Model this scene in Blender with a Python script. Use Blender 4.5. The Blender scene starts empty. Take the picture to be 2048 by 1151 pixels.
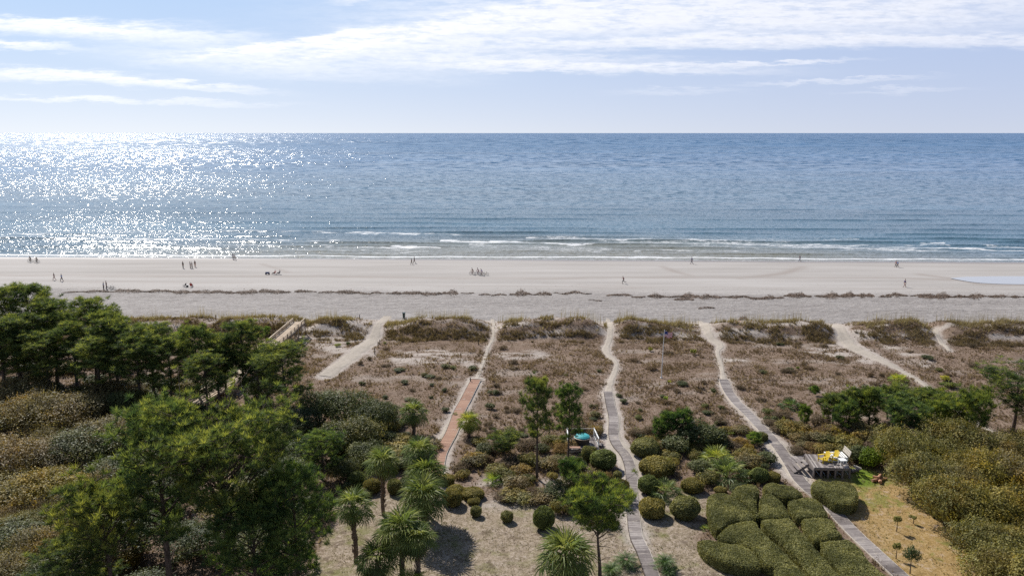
import bpy, math, random
import numpy as np
from mathutils import Vector, Matrix
PI=math.pi
scene=bpy.context.scene
COL=scene.collection
R=math.radians
# ---------------------------------------------------------------- camera
H0=36.0; F=1577.0; PIT=math.atan(310.5/F)
cp,sp=math.cos(PIT),math.sin(PIT)
cam=bpy.data.cameras.new('camera'); co=bpy.data.objects.new('camera',cam); COL.objects.link(co)
co.location=(0,0,H0); co.rotation_euler=(PI/2-PIT,0,0)
cam.sensor_width=36; cam.lens=36*F/2048; cam.clip_end=80000; cam.clip_start=0.5
scene.camera=co
# ---------------------------------------------------------------- noise
_rs=np.random.RandomState(7); _tab=_rs.rand(256,256)
def vnoise(x,y):
    x=np.asarray(x,float); y=np.asarray(y,float)
    xi=np.floor(x).astype(int); yi=np.floor(y).astype(int); fx=x-xi; fy=y-yi
    fx=fx*fx*(3-2*fx); fy=fy*fy*(3-2*fy)
    a=_tab[xi%256,yi%256]; b=_tab[(xi+1)%256,yi%256]; c=_tab[xi%256,(yi+1)%256]; d=_tab[(xi+1)%256,(yi+1)%256]
    return (a*(1-fx)+b*fx)*(1-fy)+(c*(1-fx)+d*fx)*fy
def fbm(x,y,o=4):
    s=0;a=.5;t=0
    for i in range(o):
        s=s+a*vnoise(np.asarray(x)*2**i+17.3*i,np.asarray(y)*2**i+5.1*i); t+=a; a*=.5
    return s/t
def sm(e0,e1,x):
    t=np.clip((np.asarray(x,float)-e0)/(e1-e0),0,1); return t*t*(3-2*t)
# ---------------------------------------------------------------- terrain height
SH=225.5
GAPS=[(-23,5.5),(-3.5,1.8),(16.5,2.2),(33,3.2),(57.5,3.6),(73.5,1.6),(-36.5,1.6)]
def G(x,y):
    x=np.asarray(x,float); y=np.asarray(y,float); s=y+.033*x
    base=1.5-.7*sm(138,148,s)-np.clip(s-148,0,None)*.8/(SH-148)
    base=base-np.clip(s-SH,0,None)*.05
    crest=136+1.6*(fbm(x/14+3,0*x,2)-.5)*2
    up=sm(crest-6.5,crest-.3,s); dn=1-sm(crest+1,crest+10,s)
    amp=1.55+1.1*(fbm(x/9+50,s/9,3)-.5)*2
    g=1.0+0*x
    for gx,gw in GAPS: g=g*(1-.72*np.exp(-((x-gx)/gw)**2))
    r=up*dn*amp*g
    lumps=(fbm(x/5,y/5,3)-.5)*.5*sm(92,104,y)*(1-sm(141,147,s))
    lumps=lumps+(fbm(x/2.2+9,y/2.2,2)-.5)*.5*sm(128,132,s)*(1-sm(141,147,s))*g
    return base+r+lumps
def Gs(x,y): return float(G(x,y))
def ray(u,v):
    a=(u-1024)/F; b=(575.5-v)/F
    return a, cp+b*sp, -sp+b*cp
def at(u,v,z):
    a,b,c=ray(u,v); t=(z-H0)/c
    return Vector((a*t,b*t,z))
_cache={}
def P(u,v,dz=0.0):
    k=(u,v)
    if k in _cache: q=_cache[k]
    else:
        a,b,c=ray(u,v)
        lo=max(20.,(4.8-H0)/c) if c<0 else 50; n=240
        hi=(-.6-H0)/c; ts=np.linspace(lo,hi,n)
        d=H0+ts*c-G(ts*a,ts*b)
        i=int(np.argmax(d<=0)); 
        if i==0 and d[0]>0: i=n-1
        t0,t1=ts[max(i-1,0)],ts[i]
        for _ in range(12):
            tm=(t0+t1)/2
            if H0+tm*c-Gs(tm*a,tm*b)>0: t0=tm
            else: t1=tm
        q=(a*t1,b*t1,Gs(a*t1,b*t1)); _cache[k]=q
    return Vector((q[0],q[1],q[2]+dz))
def ppm(p):       # full-res pixels per metre at a point
    return F/((p.y)*cp+(H0-p.z)*sp)
def px(x,y,z):    # world -> full-res pixel (used only to decide which ground cover grows where)
    d=y*cp-(z-H0)*sp; return 1024+F*x/d, 575.5-F*(y*sp+(z-H0)*cp)/d
# ---------------------------------------------------------------- tags and objects
def tag(o,label=None,cat=None,group=None,kind=None):
    if label: o['label']=label
    if cat: o['category']=cat
    if group: o['group']=group
    if kind: o['kind']=kind
    return o
def empty(name,loc=(0,0,0),rz=0,label=None,cat=None,group=None):
    o=bpy.data.objects.new(name,None); COL.objects.link(o); o.location=loc; o.rotation_euler=(0,0,rz); o.empty_display_size=.2
    return tag(o,label,cat,group)
def link(name,me,mat=None,parent=None,loc=None):
    o=bpy.data.objects.new(name,me); COL.objects.link(o)
    if mat is not None and len(me.materials)==0: me.materials.append(mat)
    if parent: o.parent=parent
    if loc is not None: o.location=loc
    return o
def npmesh(name,V,Fc,tone=None,mat=None,smooth=False):
    V=np.asarray(V,float); Fc=np.asarray(Fc,int); k=Fc.shape[1]
    me=bpy.data.meshes.new(name); me.vertices.add(len(V)); me.vertices.foreach_set('co',V.ravel())
    me.loops.add(Fc.size); me.loops.foreach_set('vertex_index',Fc.ravel())
    me.polygons.add(len(Fc)); me.polygons.foreach_set('loop_start',np.arange(len(Fc))*k)
    if smooth: me.polygons.foreach_set('use_smooth',np.ones(len(Fc),bool))
    me.update(calc_edges=True)
    if tone is not None:
        a=me.attributes.new('tone','FLOAT','FACE'); a.data.foreach_set('value',np.asarray(tone,float))
    if mat: me.materials.append(mat)
    return me
class MB:
    """collects faces of one mesh"""
    def __init__(s): s.v=[]; s.f=[]; s.t=[]
    def add(s,V,Fs,tone=.5):
        n=len(s.v); s.v+= [tuple(p) for p in V]; s.f+=[tuple(i+n for i in f) for f in Fs]; s.t+=[tone]*len(Fs)
    def box(s,c,d,rz=0,tone=.5,M=None):
        x,y,z=d[0]/2,d[1]/2,d[2]/2
        V=[Vector((a*x,b*y,e*z)) for a in(-1,1) for b in(-1,1) for e in(-1,1)]
        m=Matrix.Rotation(rz,4,'Z') if M is None else M
        V=[m@p+Vector(c) for p in V]
        s.add(V,[(0,1,3,2),(4,6,7,5),(0,4,5,1),(2,3,7,6),(0,2,6,4),(1,5,7,3)],tone)
    def bar(s,a,b,w,h,tone=.5,up=Vector((0,0,1))):
        a=Vector(a);b=Vector(b);d=(b-a); L=d.length; d.normalize()
        r=d.cross(up)
        if r.length<1e-3: r=d.cross(Vector((0,1,0)))
        r.normalize(); u=r.cross(d); M=Matrix((r,d,u)).transposed().to_4x4()
        s.box((a+b)/2,(w,L,h),0,tone,M)
    def tube(s,pts,rad,n=6,tone=.5,cap=True):
        pts=[Vector(p) for p in pts]; m=len(pts); V=[]
        for i,p in enumerate(pts):
            d=(pts[min(i+1,m-1)]-pts[max(i-1,0)]).normalized()
            a=d.cross(Vector((.13,.27,.95))); 
            if a.length<.15: a=d.cross(Vector((1,0,0)))
            a.normalize(); b=d.cross(a); r=rad[i] if hasattr(rad,'__len__') else rad
            for k in range(n):
                t=2*PI*k/n; V.append(p+a*(math.cos(t)*r)+b*(math.sin(t)*r))
        Fs=[(i*n+k,i*n+(k+1)%n,(i+1)*n+(k+1)%n,(i+1)*n+k) for i in range(m-1) for k in range(n)]
        if cap: Fs+=[tuple(range(n))[::-1],tuple((m-1)*n+k for k in range(n))]
        s.add(V,Fs,tone)
    def lathe(s,prof,c=(0,0,0),n=16,tone=.5,sx=1,sy=1):
        V=[];c=Vector(c)
        for r,z in prof:
            for k in range(n):
                t=2*PI*k/n; V.append(c+Vector((math.cos(t)*r*sx,math.sin(t)*r*sy,z)))
        m=len(prof)
        Fs=[(i*n+k,i*n+(k+1)%n,(i+1)*n+(k+1)%n,(i+1)*n+k) for i in range(m-1) for k in range(n)]
        Fs+=[tuple(range(n))[::-1],tuple((m-1)*n+k for k in range(n))]
        s.add(V,Fs,tone)
    def mesh(s,name,mat=None,smooth=False):
        me=bpy.data.meshes.new(name); me.from_pydata(s.v,[],s.f)
        a=me.attributes.new('tone','FLOAT','FACE'); a.data.foreach_set('value',np.array(s.t,float))
        if smooth: me.polygons.foreach_set('use_smooth',np.ones(len(s.f),bool))
        if mat: me.materials.append(mat)
        me.update(); return me
    def build(s,name,mat,parent=None,loc=None,smooth=False):
        return link(name,s.mesh(name,mat,smooth),None,parent,loc)
# ---------------------------------------------------------------- materials
def newmat(name):
    m=bpy.data.materials.new(name); m.use_nodes=True; nt=m.node_tree; nt.nodes.clear()
    out=nt.nodes.new('ShaderNodeOutputMaterial'); return m,nt,out
class N:
    def __init__(s,nt): s.nt=nt
    def n(s,t,**k):
        o=s.nt.nodes.new(t)
        for a,b in k.items(): setattr(o,a,b)
        return o
    def set(s,sock,v):
        if isinstance(v,bpy.types.NodeSocket): s.nt.links.new(v,sock)
        elif isinstance(v,(tuple,list)) and len(v)==3 and sock.type=='RGBA': sock.default_value=(*v,1)
        else: sock.default_value=v
    def m(s,op,a,b=None,c=None,clamp=False):
        o=s.n('ShaderNodeMath',operation=op,use_clamp=clamp); s.set(o.inputs[0],a)
        if b is not None: s.set(o.inputs[1],b)
        if c is not None: s.set(o.inputs[2],c)
        return o.outputs[0]
    def mix(s,f,a,b,blend='MIX'):
        o=s.n('ShaderNodeMix',data_type='RGBA',blend_type=blend); s.set(o.inputs[0],f); s.set(o.inputs[6],a); s.set(o.inputs[7],b); return o.outputs[2]
    def pos(s): return s.n('ShaderNodeNewGeometry').outputs['Position']
    def objc(s): return s.n('ShaderNodeTexCoord').outputs['Object']
    def mapv(s,vec,scale=(1,1,1),rot=(0,0,0),loc=(0,0,0)):
        o=s.n('ShaderNodeMapping'); s.set(o.inputs[0],vec); o.inputs['Scale'].default_value=scale; o.inputs['Rotation'].default_value=rot; o.inputs['Location'].default_value=loc; return o.outputs[0]
    def noise(s,vec,scale=1,detail=4,rough=.55,dist=0):
        o=s.n('ShaderNodeTexNoise'); s.set(o.inputs['Vector'],vec); o.inputs['Scale'].default_value=scale; o.inputs['Detail'].default_value=detail; o.inputs['Roughness'].default_value=rough; o.inputs['Distortion'].default_value=dist
        return o.outputs['Fac']
    def ramp(s,f,stops):
        o=s.n('ShaderNodeValToRGB'); s.set(o.inputs[0],f); e=o.color_ramp.elements
        while len(e)<len(stops): e.new(.5)
        for i,(p,c) in enumerate(stops):
            e[i].position=p; e[i].color=(*c,1) if len(c)==3 else c
        return o.outputs[0]
    def rng(s,f,a,b,c=0,d=1):
        o=s.n('ShaderNodeMapRange',interpolation_type='SMOOTHSTEP'); s.set(o.inputs[0],f); o.inputs[1].default_value=a; o.inputs[2].default_value=b; o.inputs[3].default_value=c; o.inputs[4].default_value=d; return o.outputs[0]
    def attr(s,name): return s.n('ShaderNodeAttribute',attribute_name=name).outputs['Fac']
    def bsdf(s,col,rough=.8,spec=.3,bump=None,bs=.5,bd=.1,metal=0):
        o=s.n('ShaderNodeBsdfPrincipled'); s.set(o.inputs['Base Color'],col); s.set(o.inputs['Roughness'],rough)
        s.set(o.inputs['Specular IOR Level'],spec); o.inputs['Metallic'].default_value=metal
        if bump is not None:
            b=s.n('ShaderNodeBump'); s.set(b.inputs['Height'],bump); b.inputs['Strength'].default_value=bs; b.inputs['Distance'].default_value=bd
            s.nt.links.new(b.outputs[0],o.inputs['Normal'])
        return o
    def out(s,o,sh): s.nt.links.new(sh,o.inputs[0])
def leafmat(name,c0,c1,c2,transl=.35,rough=.5,spec=.35,pat=None,ns=.5,hue=0):
    m,nt,out=newmat(name); k=N(nt)
    t=k.attr('tone'); nz=k.noise(k.pos(),ns,3)
    f=k.m('ADD',k.m('MULTIPLY',t,.8),k.m('MULTIPLY',k.m('SUBTRACT',nz,.38),1.1))
    c=k.ramp(f,[(.12,c0),(.5,c1),(.9,c2)])
    if hue:
        h1=k.noise(k.pos(),.33,4,.6); h2=k.noise(k.mapv(k.pos(),(1,1,1),(0,0,0),(31,7,3)),.55,4,.6)
        c=k.mix(k.rng(h1,.45,.62,0,hue),c,k.mix(1.0,c,(1.14,.95,.78),'MULTIPLY')); c=k.mix(k.rng(h2,.5,.64,0,hue),c,k.mix(1.0,c,(1.06,1.05,1.18),'MULTIPLY'))
        h3=k.noise(k.mapv(k.pos(),(1,1,1),(0,0,0),(3,57,3)),.25,3,.6); c=k.mix(k.rng(h3,.56,.68,0,hue),c,k.mix(1.0,c,(1.45,1.25,.42),'MULTIPLY'))
    oi=k.n('ShaderNodeObjectInfo'); c=k.mix(1.0,c,oi.outputs['Color'],'MULTIPLY')
    b=k.bsdf(c,rough,spec)
    tr=k.n('ShaderNodeBsdfTranslucent'); k.set(tr.inputs[0],k.mix(1.0,c,(1.25,1.2,.65),'MULTIPLY'))
    ms=k.n('ShaderNodeMixShader'); ms.inputs[0].default_value=transl
    nt.links.new(b.outputs[0],ms.inputs[1]); nt.links.new(tr.outputs[0],ms.inputs[2]); k.out(out,ms.outputs[0]); return m
def plain(name,col,rough=.6,spec=.4,var=.12,scale=6,metal=0,objcol=False):
    m,nt,out=newmat(name); k=N(nt)
    nz=k.noise(k.objc(),scale,4); f=k.m('MULTIPLY_ADD',nz,2*var,1-var)
    c=k.mix(1.0,col,f,'MULTIPLY')
    if objcol: c=k.mix(1.0,c,k.n('ShaderNodeObjectInfo').outputs['Color'],'MULTIPLY')
    b=k.bsdf(c,rough,spec,nz,.2,.01,metal); k.out(out,b.outputs[0]); return m
def woodmat(name,c0,c1,c2,rough=.8,drift=0):
    m,nt,out=newmat(name); k=N(nt)
    t=k.attr('tone'); nz=k.noise(k.mapv(k.pos(),(3,3,3)),1.5,5,.65); st=k.noise(k.pos(),.35,3)
    f=k.m('ADD',k.m('MULTIPLY',t,.55),k.m('ADD',k.m('MULTIPLY',nz,.35),k.m('MULTIPLY',k.m('SUBTRACT',st,.4),.5)))
    c=k.ramp(f,[(.15,c0),(.5,c1),(.85,c2)])
    if drift: c=k.mix(k.rng(k.noise(k.pos(),.9,5,.7),.56,.68,0,drift),c,(.40,.355,.30))
    b=k.bsdf(c,rough,.25,nz,.3,.02); k.out(out,b.outputs[0]); return m
M={}
M['pine']=leafmat('pine needles',(.032,.056,.028),(.088,.132,.050),(.31,.335,.09),.42,.6,.15)
M['leaf_dark']=leafmat('dark evergreen leaves',(.034,.050,.022),(.078,.098,.038),(.19,.20,.085),.3,.55,.2,hue=.3)
M['leaf_olive']=leafmat('olive leaves',(.064,.070,.026),(.160,.156,.052),(.37,.33,.11),.36,.55,.2,ns=.9,hue=.8)
M['leaf_brown']=leafmat('brown olive leaves',(.068,.056,.028),(.160,.136,.062),(.37,.32,.165),.36,.55,.2,ns=.9,hue=.8)
M['hedge']=leafmat('clipped hedge leaves',(.11,.115,.045),(.20,.20,.078),(.36,.34,.14),.32,.62,.15)
M['palm']=leafmat('palm fronds',(.065,.105,.034),(.15,.20,.060),(.34,.36,.12),.4,.5,.25)
M['scrub']=leafmat('dry scrub',(.085,.062,.040),(.155,.118,.078),(.27,.21,.145),.35,.8,.1)
M['drygrass']=leafmat('dry dune grass',(.112,.078,.057),(.200,.145,.108),(.335,.26,.195),.35,.85,.1,ns=.16)
M['oats']=leafmat('sea oats',(.16,.125,.075),(.27,.22,.135),(.40,.34,.22),.35,.8,.12)
M['lawn']=leafmat('lawn grass',(.12,.125,.045),(.20,.19,.08),(.3,.26,.14),.35,.8,.1,ns=.4)
def barkmat(name,c0,c1):
    m,nt,out=newmat(name); k=N(nt); nz=k.noise(k.mapv(k.objc(),(6,6,1.6)),1.5,5,.6)
    k.out(out,k.bsdf(k.ramp(nz,[(.3,c0),(.7,c1)]),.9,.2,nz,.6,.03).outputs[0]); return m
M['bark']=barkmat('pine bark',(.045,.032,.025),(.17,.125,.10))
M['palmbark']=barkmat('palm bark',(.09,.06,.045),(.26,.19,.145))
M['greywood']=woodmat('weathered boards',(.075,.062,.06),(.185,.16,.152),(.40,.36,.335),drift=.6)
M['tanwood']=woodmat('tan timber',(.26,.19,.13),(.42,.33,.24),(.6,.5,.38))
M['redwood']=woodmat('red boards',(.21,.115,.08),(.31,.18,.125),(.42,.27,.19),drift=.55)
M['darkwood']=woodmat('dark timber',(.03,.024,.02),(.07,.055,.045),(.13,.1,.085))
M['sandboard']=woodmat('sand bleached boards',(.34,.3,.25),(.48,.43,.37),(.62,.57,.5))
M['white']=plain('white paint',(.78,.78,.76)); M['yellow']=plain('yellow paint',(.66,.48,.03),.6)
M['turq']=plain('turquoise cover',(.05,.36,.38),.6,.4,.3); M['cream']=plain('cream trim',(.62,.5,.36))
M['bin']=plain('dark green plastic',(.02,.045,.04),.4); M['metal']=plain('grey metal',(.45,.46,.48),.35,.5,.05,6,.6)
M['rubber']=plain('black rubber',(.02,.02,.02),.7); M['paleblue']=plain('pale blue strips',(.42,.55,.75),.5)
M['log']=plain('cut logs',(.38,.2,.12),.85); M['cloth']=plain('cloth',(1,1,1),.85,.15,.12,8,0,True)
M['skin']=plain('skin',(.45,.26,.18),.6,.3,.05); M['paint']=plain('coloured paint',(1,1,1),.4,.5,.03,6,0,True)
M['hair']=plain('hair',(.05,.032,.02),.6)
USE_DN=False
# ---------------------------------------------------------------- sun and sky
SUN_AZ,SUN_EL=R(-33),R(43)
sd=Vector((math.sin(SUN_AZ)*math.cos(SUN_EL),math.cos(SUN_AZ)*math.cos(SUN_EL),math.sin(SUN_EL)))
sl=bpy.data.lights.new('sun','SUN'); sl.energy=5.0; sl.angle=R(.53); sl.color=(1,.955,.88)
so=bpy.data.objects.new('sun',sl); COL.objects.link(so); so.rotation_euler=sd.to_track_quat('Z','Y').to_euler(); so.location=(0,0,120)
w=bpy.data.worlds.new('World'); scene.world=w; w.use_nodes=True; nt=w.node_tree; nt.nodes.clear(); k=N(nt)
wo=nt.nodes.new('ShaderNodeOutputWorld'); bg=nt.nodes.new('ShaderNodeBackground')
sky=k.n('ShaderNodeTexSky',sky_type='NISHITA',sun_disc=False,sun_elevation=SUN_EL,sun_rotation=SUN_AZ,altitude=0,air_density=1.0,dust_density=.7,ozone_density=1.6)
gen=k.n('ShaderNodeTexCoord').outputs['Generated']
sx=k.n('ShaderNodeSeparateXYZ'); nt.links.new(gen,sx.inputs[0]); X,Y,Z=sx.outputs
Yp=k.m('MAXIMUM',Y,.08)
az=k.m('DIVIDE',X,Yp); el=k.m('DIVIDE',Z,Yp)
cb=k.n('ShaderNodeCombineXYZ'); k.set(cb.inputs[0],az); k.set(cb.inputs[1],k.m('MULTIPLY',el,1)); vec=cb.outputs[0]
wn=k.noise(k.mapv(vec,(4,16,1)),1.0,5,.6)                       # slow warp
wf=k.noise(k.mapv(vec,(16,110,1),(0,0,R(2))),1.0,6,.68)                     # streaks
wr=k.noise(k.mapv(vec,(60,260,1),(0,0,R(-8))),1.0,4,.6)               # fine ripples
Uc=k.m('ADD',k.m('MULTIPLY_ADD',az,1577,1024),k.m('MULTIPLY',k.m('SUBTRACT',wn,.5),120))
Vc=k.m('ADD',k.m('SUBTRACT',265,k.m('MULTIPLY',el,1577)),k.m('ADD',k.m('MULTIPLY',k.m('SUBTRACT',wn,.5),26),k.m('MULTIPLY',k.m('SUBTRACT',wf,.5),46)))
blobs=[(1450,45,640,36,.0,.95),(1050,60,330,28,-.09,.75),(860,72,300,17,-.16,1.0),(600,98,230,9,-.12,.8),(1750,92,520,13,.01,.8),(1150,98,460,12,-.02,.7),(1800,10,500,22,0,.6),
 (960,125,380,14,.02,.6),(1150,142,350,9,.015,.75),(1500,133,180,4,-.02,.7),(110,66,260,14,.02,.72),(330,82,230,16,.06,.55),(70,102,130,7,.06,.68),(120,155,190,12,.06,.68),(360,172,190,6,.09,.62),
 (90,200,170,6,.02,.3),(300,206,260,5,.03,.4),(1650,166,170,4,-.04,.45),(1780,184,120,4,-.02,.3),(480,125,240,22,.05,.38),(1350,188,120,6,.0,.25),(700,150,260,20,.02,.3),(875,2,70,4,0,.6),(730,18,40,3,-.1,.5)]
tot=None
for (u0,v0,su,sv,sl_,am) in blobs:
    du=k.m('SUBTRACT',Uc,u0); dv=k.m('SUBTRACT',Vc,k.m('MULTIPLY_ADD',du,sl_,v0))
    q=k.m('ADD',k.m('POWER',k.m('ABSOLUTE',k.m('DIVIDE',du,su)),3.2),k.m('POWER',k.m('ABSOLUTE',k.m('DIVIDE',dv,sv)),3.2))
    g=k.m('MULTIPLY',k.m('EXPONENT',k.m('MULTIPLY',q,-1)),am)
    tot=g if tot is None else k.m('ADD',tot,k.m('MULTIPLY',g,k.m('SUBTRACT',1,k.m('MINIMUM',tot,1))))
streak=k.m('ADD',k.m('MULTIPLY',wf,1.0),k.m('MULTIPLY',wr,.32))
dens=k.m('MULTIPLY',tot,k.rng(streak,.42,.78,.5,1.2))
back=k.rng(Y,-.1,.25)
# thin veil over the part of the sky behind the camera and overhead
veil=k.m('MULTIPLY',k.rng(k.noise(k.mapv(gen,(2,2,5)),1.3,5,.6),.42,.75),.28)
dens=k.m('ADD',k.m('MULTIPLY',dens,back),k.m('MULTIPLY',veil,k.m('SUBTRACT',1,back)))
dens=k.m('MINIMUM',k.m('MAXIMUM',dens,0),1)
hz=k.m('EXPONENT',k.m('MULTIPLY',k.m('MAXIMUM',Z,0),-9))           # pale air along the horizon
skyc=k.mix(1.0,sky.outputs[0],(.068,.070,.076),'MULTIPLY')
lr=k.rng(az,-.65,.65)
clear=k.mix(lr,(.33,.515,.80),(.33,.45,.71))
skyc=k.mix(k.m('MULTIPLY',back,k.m('SUBTRACT',1,k.rng(Z,.16,.45))),skyc,clear)
hcol=k.mix(lr,(.74,.78,.83),(.52,.565,.67))
skyc=k.mix(k.m('MULTIPLY',hz,.97),skyc,hcol)
ccol=k.mix(lr,(.92,.93,.95),(.70,.73,.82))
ccol=k.mix(1.0,ccol,k.rng(wr,.25,.75,.96,1.03),'MULTIPLY')
fin=k.mix(dens,skyc,ccol)
nt.links.new(fin,bg.inputs[0]); bg.inputs[1].default_value=1.0; nt.links.new(bg.outputs[0],wo.inputs[0])
scene.view_settings.view_transform='Standard'; scene.view_settings.look='None'; scene.view_settings.exposure=0.27; scene.view_settings.gamma=1
# ---------------------------------------------------------------- region helper (ground cover only)
def inpoly(poly,X,Y):
    ins=np.zeros(X.shape,bool); n=len(poly)
    for i in range(n):
        x1,y1=poly[i]; x2,y2=poly[(i+1)%n]
        c=((y1>Y)!=(y2>Y))&(X<(x2-x1)*(Y-y1)/((y2-y1) or 1e-9)+x1); ins^=c
    return ins
def wpoly(pts): return [tuple(P(u,v)[:2]) for u,v in pts]
LAWN=wpoly([(560,1300),(655,1050),(690,1000),(800,985),(860,960),(900,955),(960,1000),(1060,1000),(1130,1040),(1210,1030),(1262,1000),(1290,985),(1420,990),(1400,1080),(1620,1300)])
RLAWN=wpoly([(1560,930),(1590,925),(1625,950),(1700,940),(1740,930),(1790,965),(1880,975),(1920,1040),(1940,1110),(2050,1300),(1900,1300),(1700,1040),(1600,980)])
GREENP=wpoly([(1700,935),(1730,930),(1765,958),(1740,975),(1708,968)])
SANDS=[wpoly(q) for q in [
 [(560,668),(650,655),(745,660),(770,690),(730,720),(640,700),(600,690)],
 [(780,705),(860,698),(960,712),(968,735),(900,722),(820,730),(770,722)],
 [(990,706),(1060,705),(1110,712),(1060,722),(1000,718)],
 [(1600,690),(1680,680),(1760,705),(1740,735),(1690,715),(1620,705)],
 [(1760,690),(1830,695),(1860,712),(1800,712)],
 [(1810,722),(1880,725),(1870,738),(1820,735)],
 [(1440,720),(1500,718),(1500,728),(1450,732)],
 [(935,985),(1010,930),(1080,960),(1050,1000),(980,1010)],
 [(1060,990),(1130,935),(1160,990),(1100,1010)]]]
PATHS=[([(775,632),(757,648),(745,680),(700,715),(650,752)],[1.3,1.0,1.4,1.8,1.4]),
 ([(985,638),(987,665),(975,700),(962,735),(952,760)],[.45,.42,.40,.38,.5]),
 ([(952,758),(919,824),(891,880),(876,930),(872,975)],[1.2,1.15,1.3,1.2,.8]),
 ([(1216,636),(1220,668),(1212,700),(1230,722),(1232,735),(1222,760),(1217,786)],[.55,.65,.85,.6,.5,.6,.8]),
 ([(1217,784),(1227,838),(1227,871),(1235,892),(1250,910),(1259,930),(1264,957),(1263,986),(1267,1025),(1275,1080),(1290,1110)],[1.05,1.1,1.25,1.6,1.6,1.3,1.1,1.1,1.2,.9,.5]),
 ([(1400,642),(1418,668),(1440,690),(1435,705),(1443,735),(1448,762)],[.9,1.15,1.0,.5,.45,.55]),
 ([(1448,759),(1455,781),(1474,807),(1498,830),(1527,860),(1552,889),(1572,917),(1592,948),(1615,975)],[.9,1.0,1.0,1.0,1.05,1.35,1.7,1.5,.9]),
 ([(1672,650),(1700,690),(1745,712),(1800,740),(1850,770),(1890,800),(1960,850),(2060,900)],[1.0,1.9,1.4,.65,.5,.42,.45,.5]),
 ([(1868,660),(1878,676),(1900,702)],[.8,.7,.3])]
def smooth_line(pts,vals,step):
    P3=[Vector((p[0],p[1],0)) for p in pts]; out=[];vo=[]
    for i in range(len(P3)-1):
        p0=P3[max(i-1,0)];p1=P3[i];p2=P3[i+1];p3=P3[min(i+2,len(P3)-1)]
        n=max(2,int((p2-p1).length/step))
        for j in range(n):
            t=j/n; out.append(.5*((2*p1)+(p2-p0)*t+(2*p0-5*p1+4*p2-p3)*t*t+(3*p1-p0-3*p2+p3)*t**3)); vo.append(vals[i]*(1-t)+vals[i+1]*t)
    out.append(P3[-1]);vo.append(vals[-1]); return out,vo
PL=[smooth_line([P(*q) for q in a],b,.5) for a,b in PATHS]
DX,DY=np.meshgrid(np.arange(-130,130.1,.4),np.arange(40,150.1,.4))
def pathdist(X,Y,rel=True):
    D=np.full(X.shape,99.)
    for pts,ws in PL:
        pts=pts[::2]; ws=ws[::2]
        for p,wd in zip(pts,ws):
            m=(np.abs(X-p.x)<5)&(np.abs(Y-p.y)<5)
            D[m]=np.minimum(D[m],np.hypot(X[m]-p.x,Y[m]-p.y)-wd)
    return D
PD=pathdist(DX,DY)
def blur(A,n):
    for _ in range(n):
        B=np.pad(A,1,mode='edge'); A=(B[:-2,1:-1]+B[2:,1:-1]+B[1:-1,:-2]+B[1:-1,2:]+2*A)/6
    return A
wx=(fbm(DX/3,DY/3,3)-.5)*4; wy=(fbm(DX/3+40,DY/3+9,3)-.5)*4
def mask(poly,wa=1.,n=3): return blur(inpoly(poly,DX+wx*wa,DY+wy*wa).astype(float),n)
Mlawn=mask(LAWN,.6); Mr=mask(RLAWN,.6); Mg=mask(GREENP,.3,2)
Msand=np.zeros_like(DX)
for q in SANDS: Msand=np.maximum(Msand,mask(q,1.2,4))
Sg=DY+.033*DX
ridge=sm(129.5,132,Sg)
Mridge=ridge*sm(.47,.64,fbm(DX/4+7,Sg/1.6+3,4))
Mridge=np.maximum(Mridge,sm(138,143,Sg))
Msand=np.maximum(Msand*sm(.36,.62,fbm(DX/2.4,DY/1.0,4)+.03)*.9,Mridge*.92)
Mpath=sm(.5,-.25,PD+(fbm(DX/.9,DY/.9,3)-.5)*.8)
Msand=np.maximum(Msand,.35*sm(.6,.75,fbm(DX/7+20,DY/3+1,4))*(DY>90))
def samp(A,x,y):
    i=np.clip((np.asarray(y)-40)/.4,0,A.shape[0]-1.001); j=np.clip((np.asarray(x)+130)/.4,0,A.shape[1]-1.001)
    i0=i.astype(int);j0=j.astype(int);fi=i-i0;fj=j-j0
    return (A[i0,j0]*(1-fj)+A[i0,j0+1]*fj)*(1-fi)+(A[i0+1,j0]*(1-fj)+A[i0+1,j0+1]*fj)*fi
def axis(a,b,st,lo,hi,gr=1.35):
    c=list(np.arange(a,b+1e-6,st)); d=st
    while c[-1]<hi: d*=gr; c.append(min(c[-1]+d,hi))
    d=st; e=[]
    x=a
    while x>lo: d*=gr; x=max(x-d,lo); e.append(x)
    return np.array(e[::-1]+c)
def sheet(name,xs,ss,zf,attrs,mat,skew=True):
    Xg,Sg_=np.meshgrid(xs,ss); Yg=Sg_-.033*np.clip(Xg,-600,600) if skew else Sg_
    Zg=zf(Xg,Yg,Sg_); n,m=Xg.shape
    V=np.stack([Xg.ravel(),Yg.ravel(),Zg.ravel()],1)
    i=np.arange(n-1)[:,None]*m+np.arange(m-1)[None,:]; i=i.ravel()
    me=npmesh(name,V,np.stack([i,i+1,i+m+1,i+m],1),None,mat,True)
    for an,fn in attrs.items():
        a=me.attributes.new(an,'FLOAT','POINT'); a.data.foreach_set('value',np.asarray(fn(Xg,Yg,Sg_),float).ravel())
    return tag(link(name,me),kind='structure')
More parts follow.
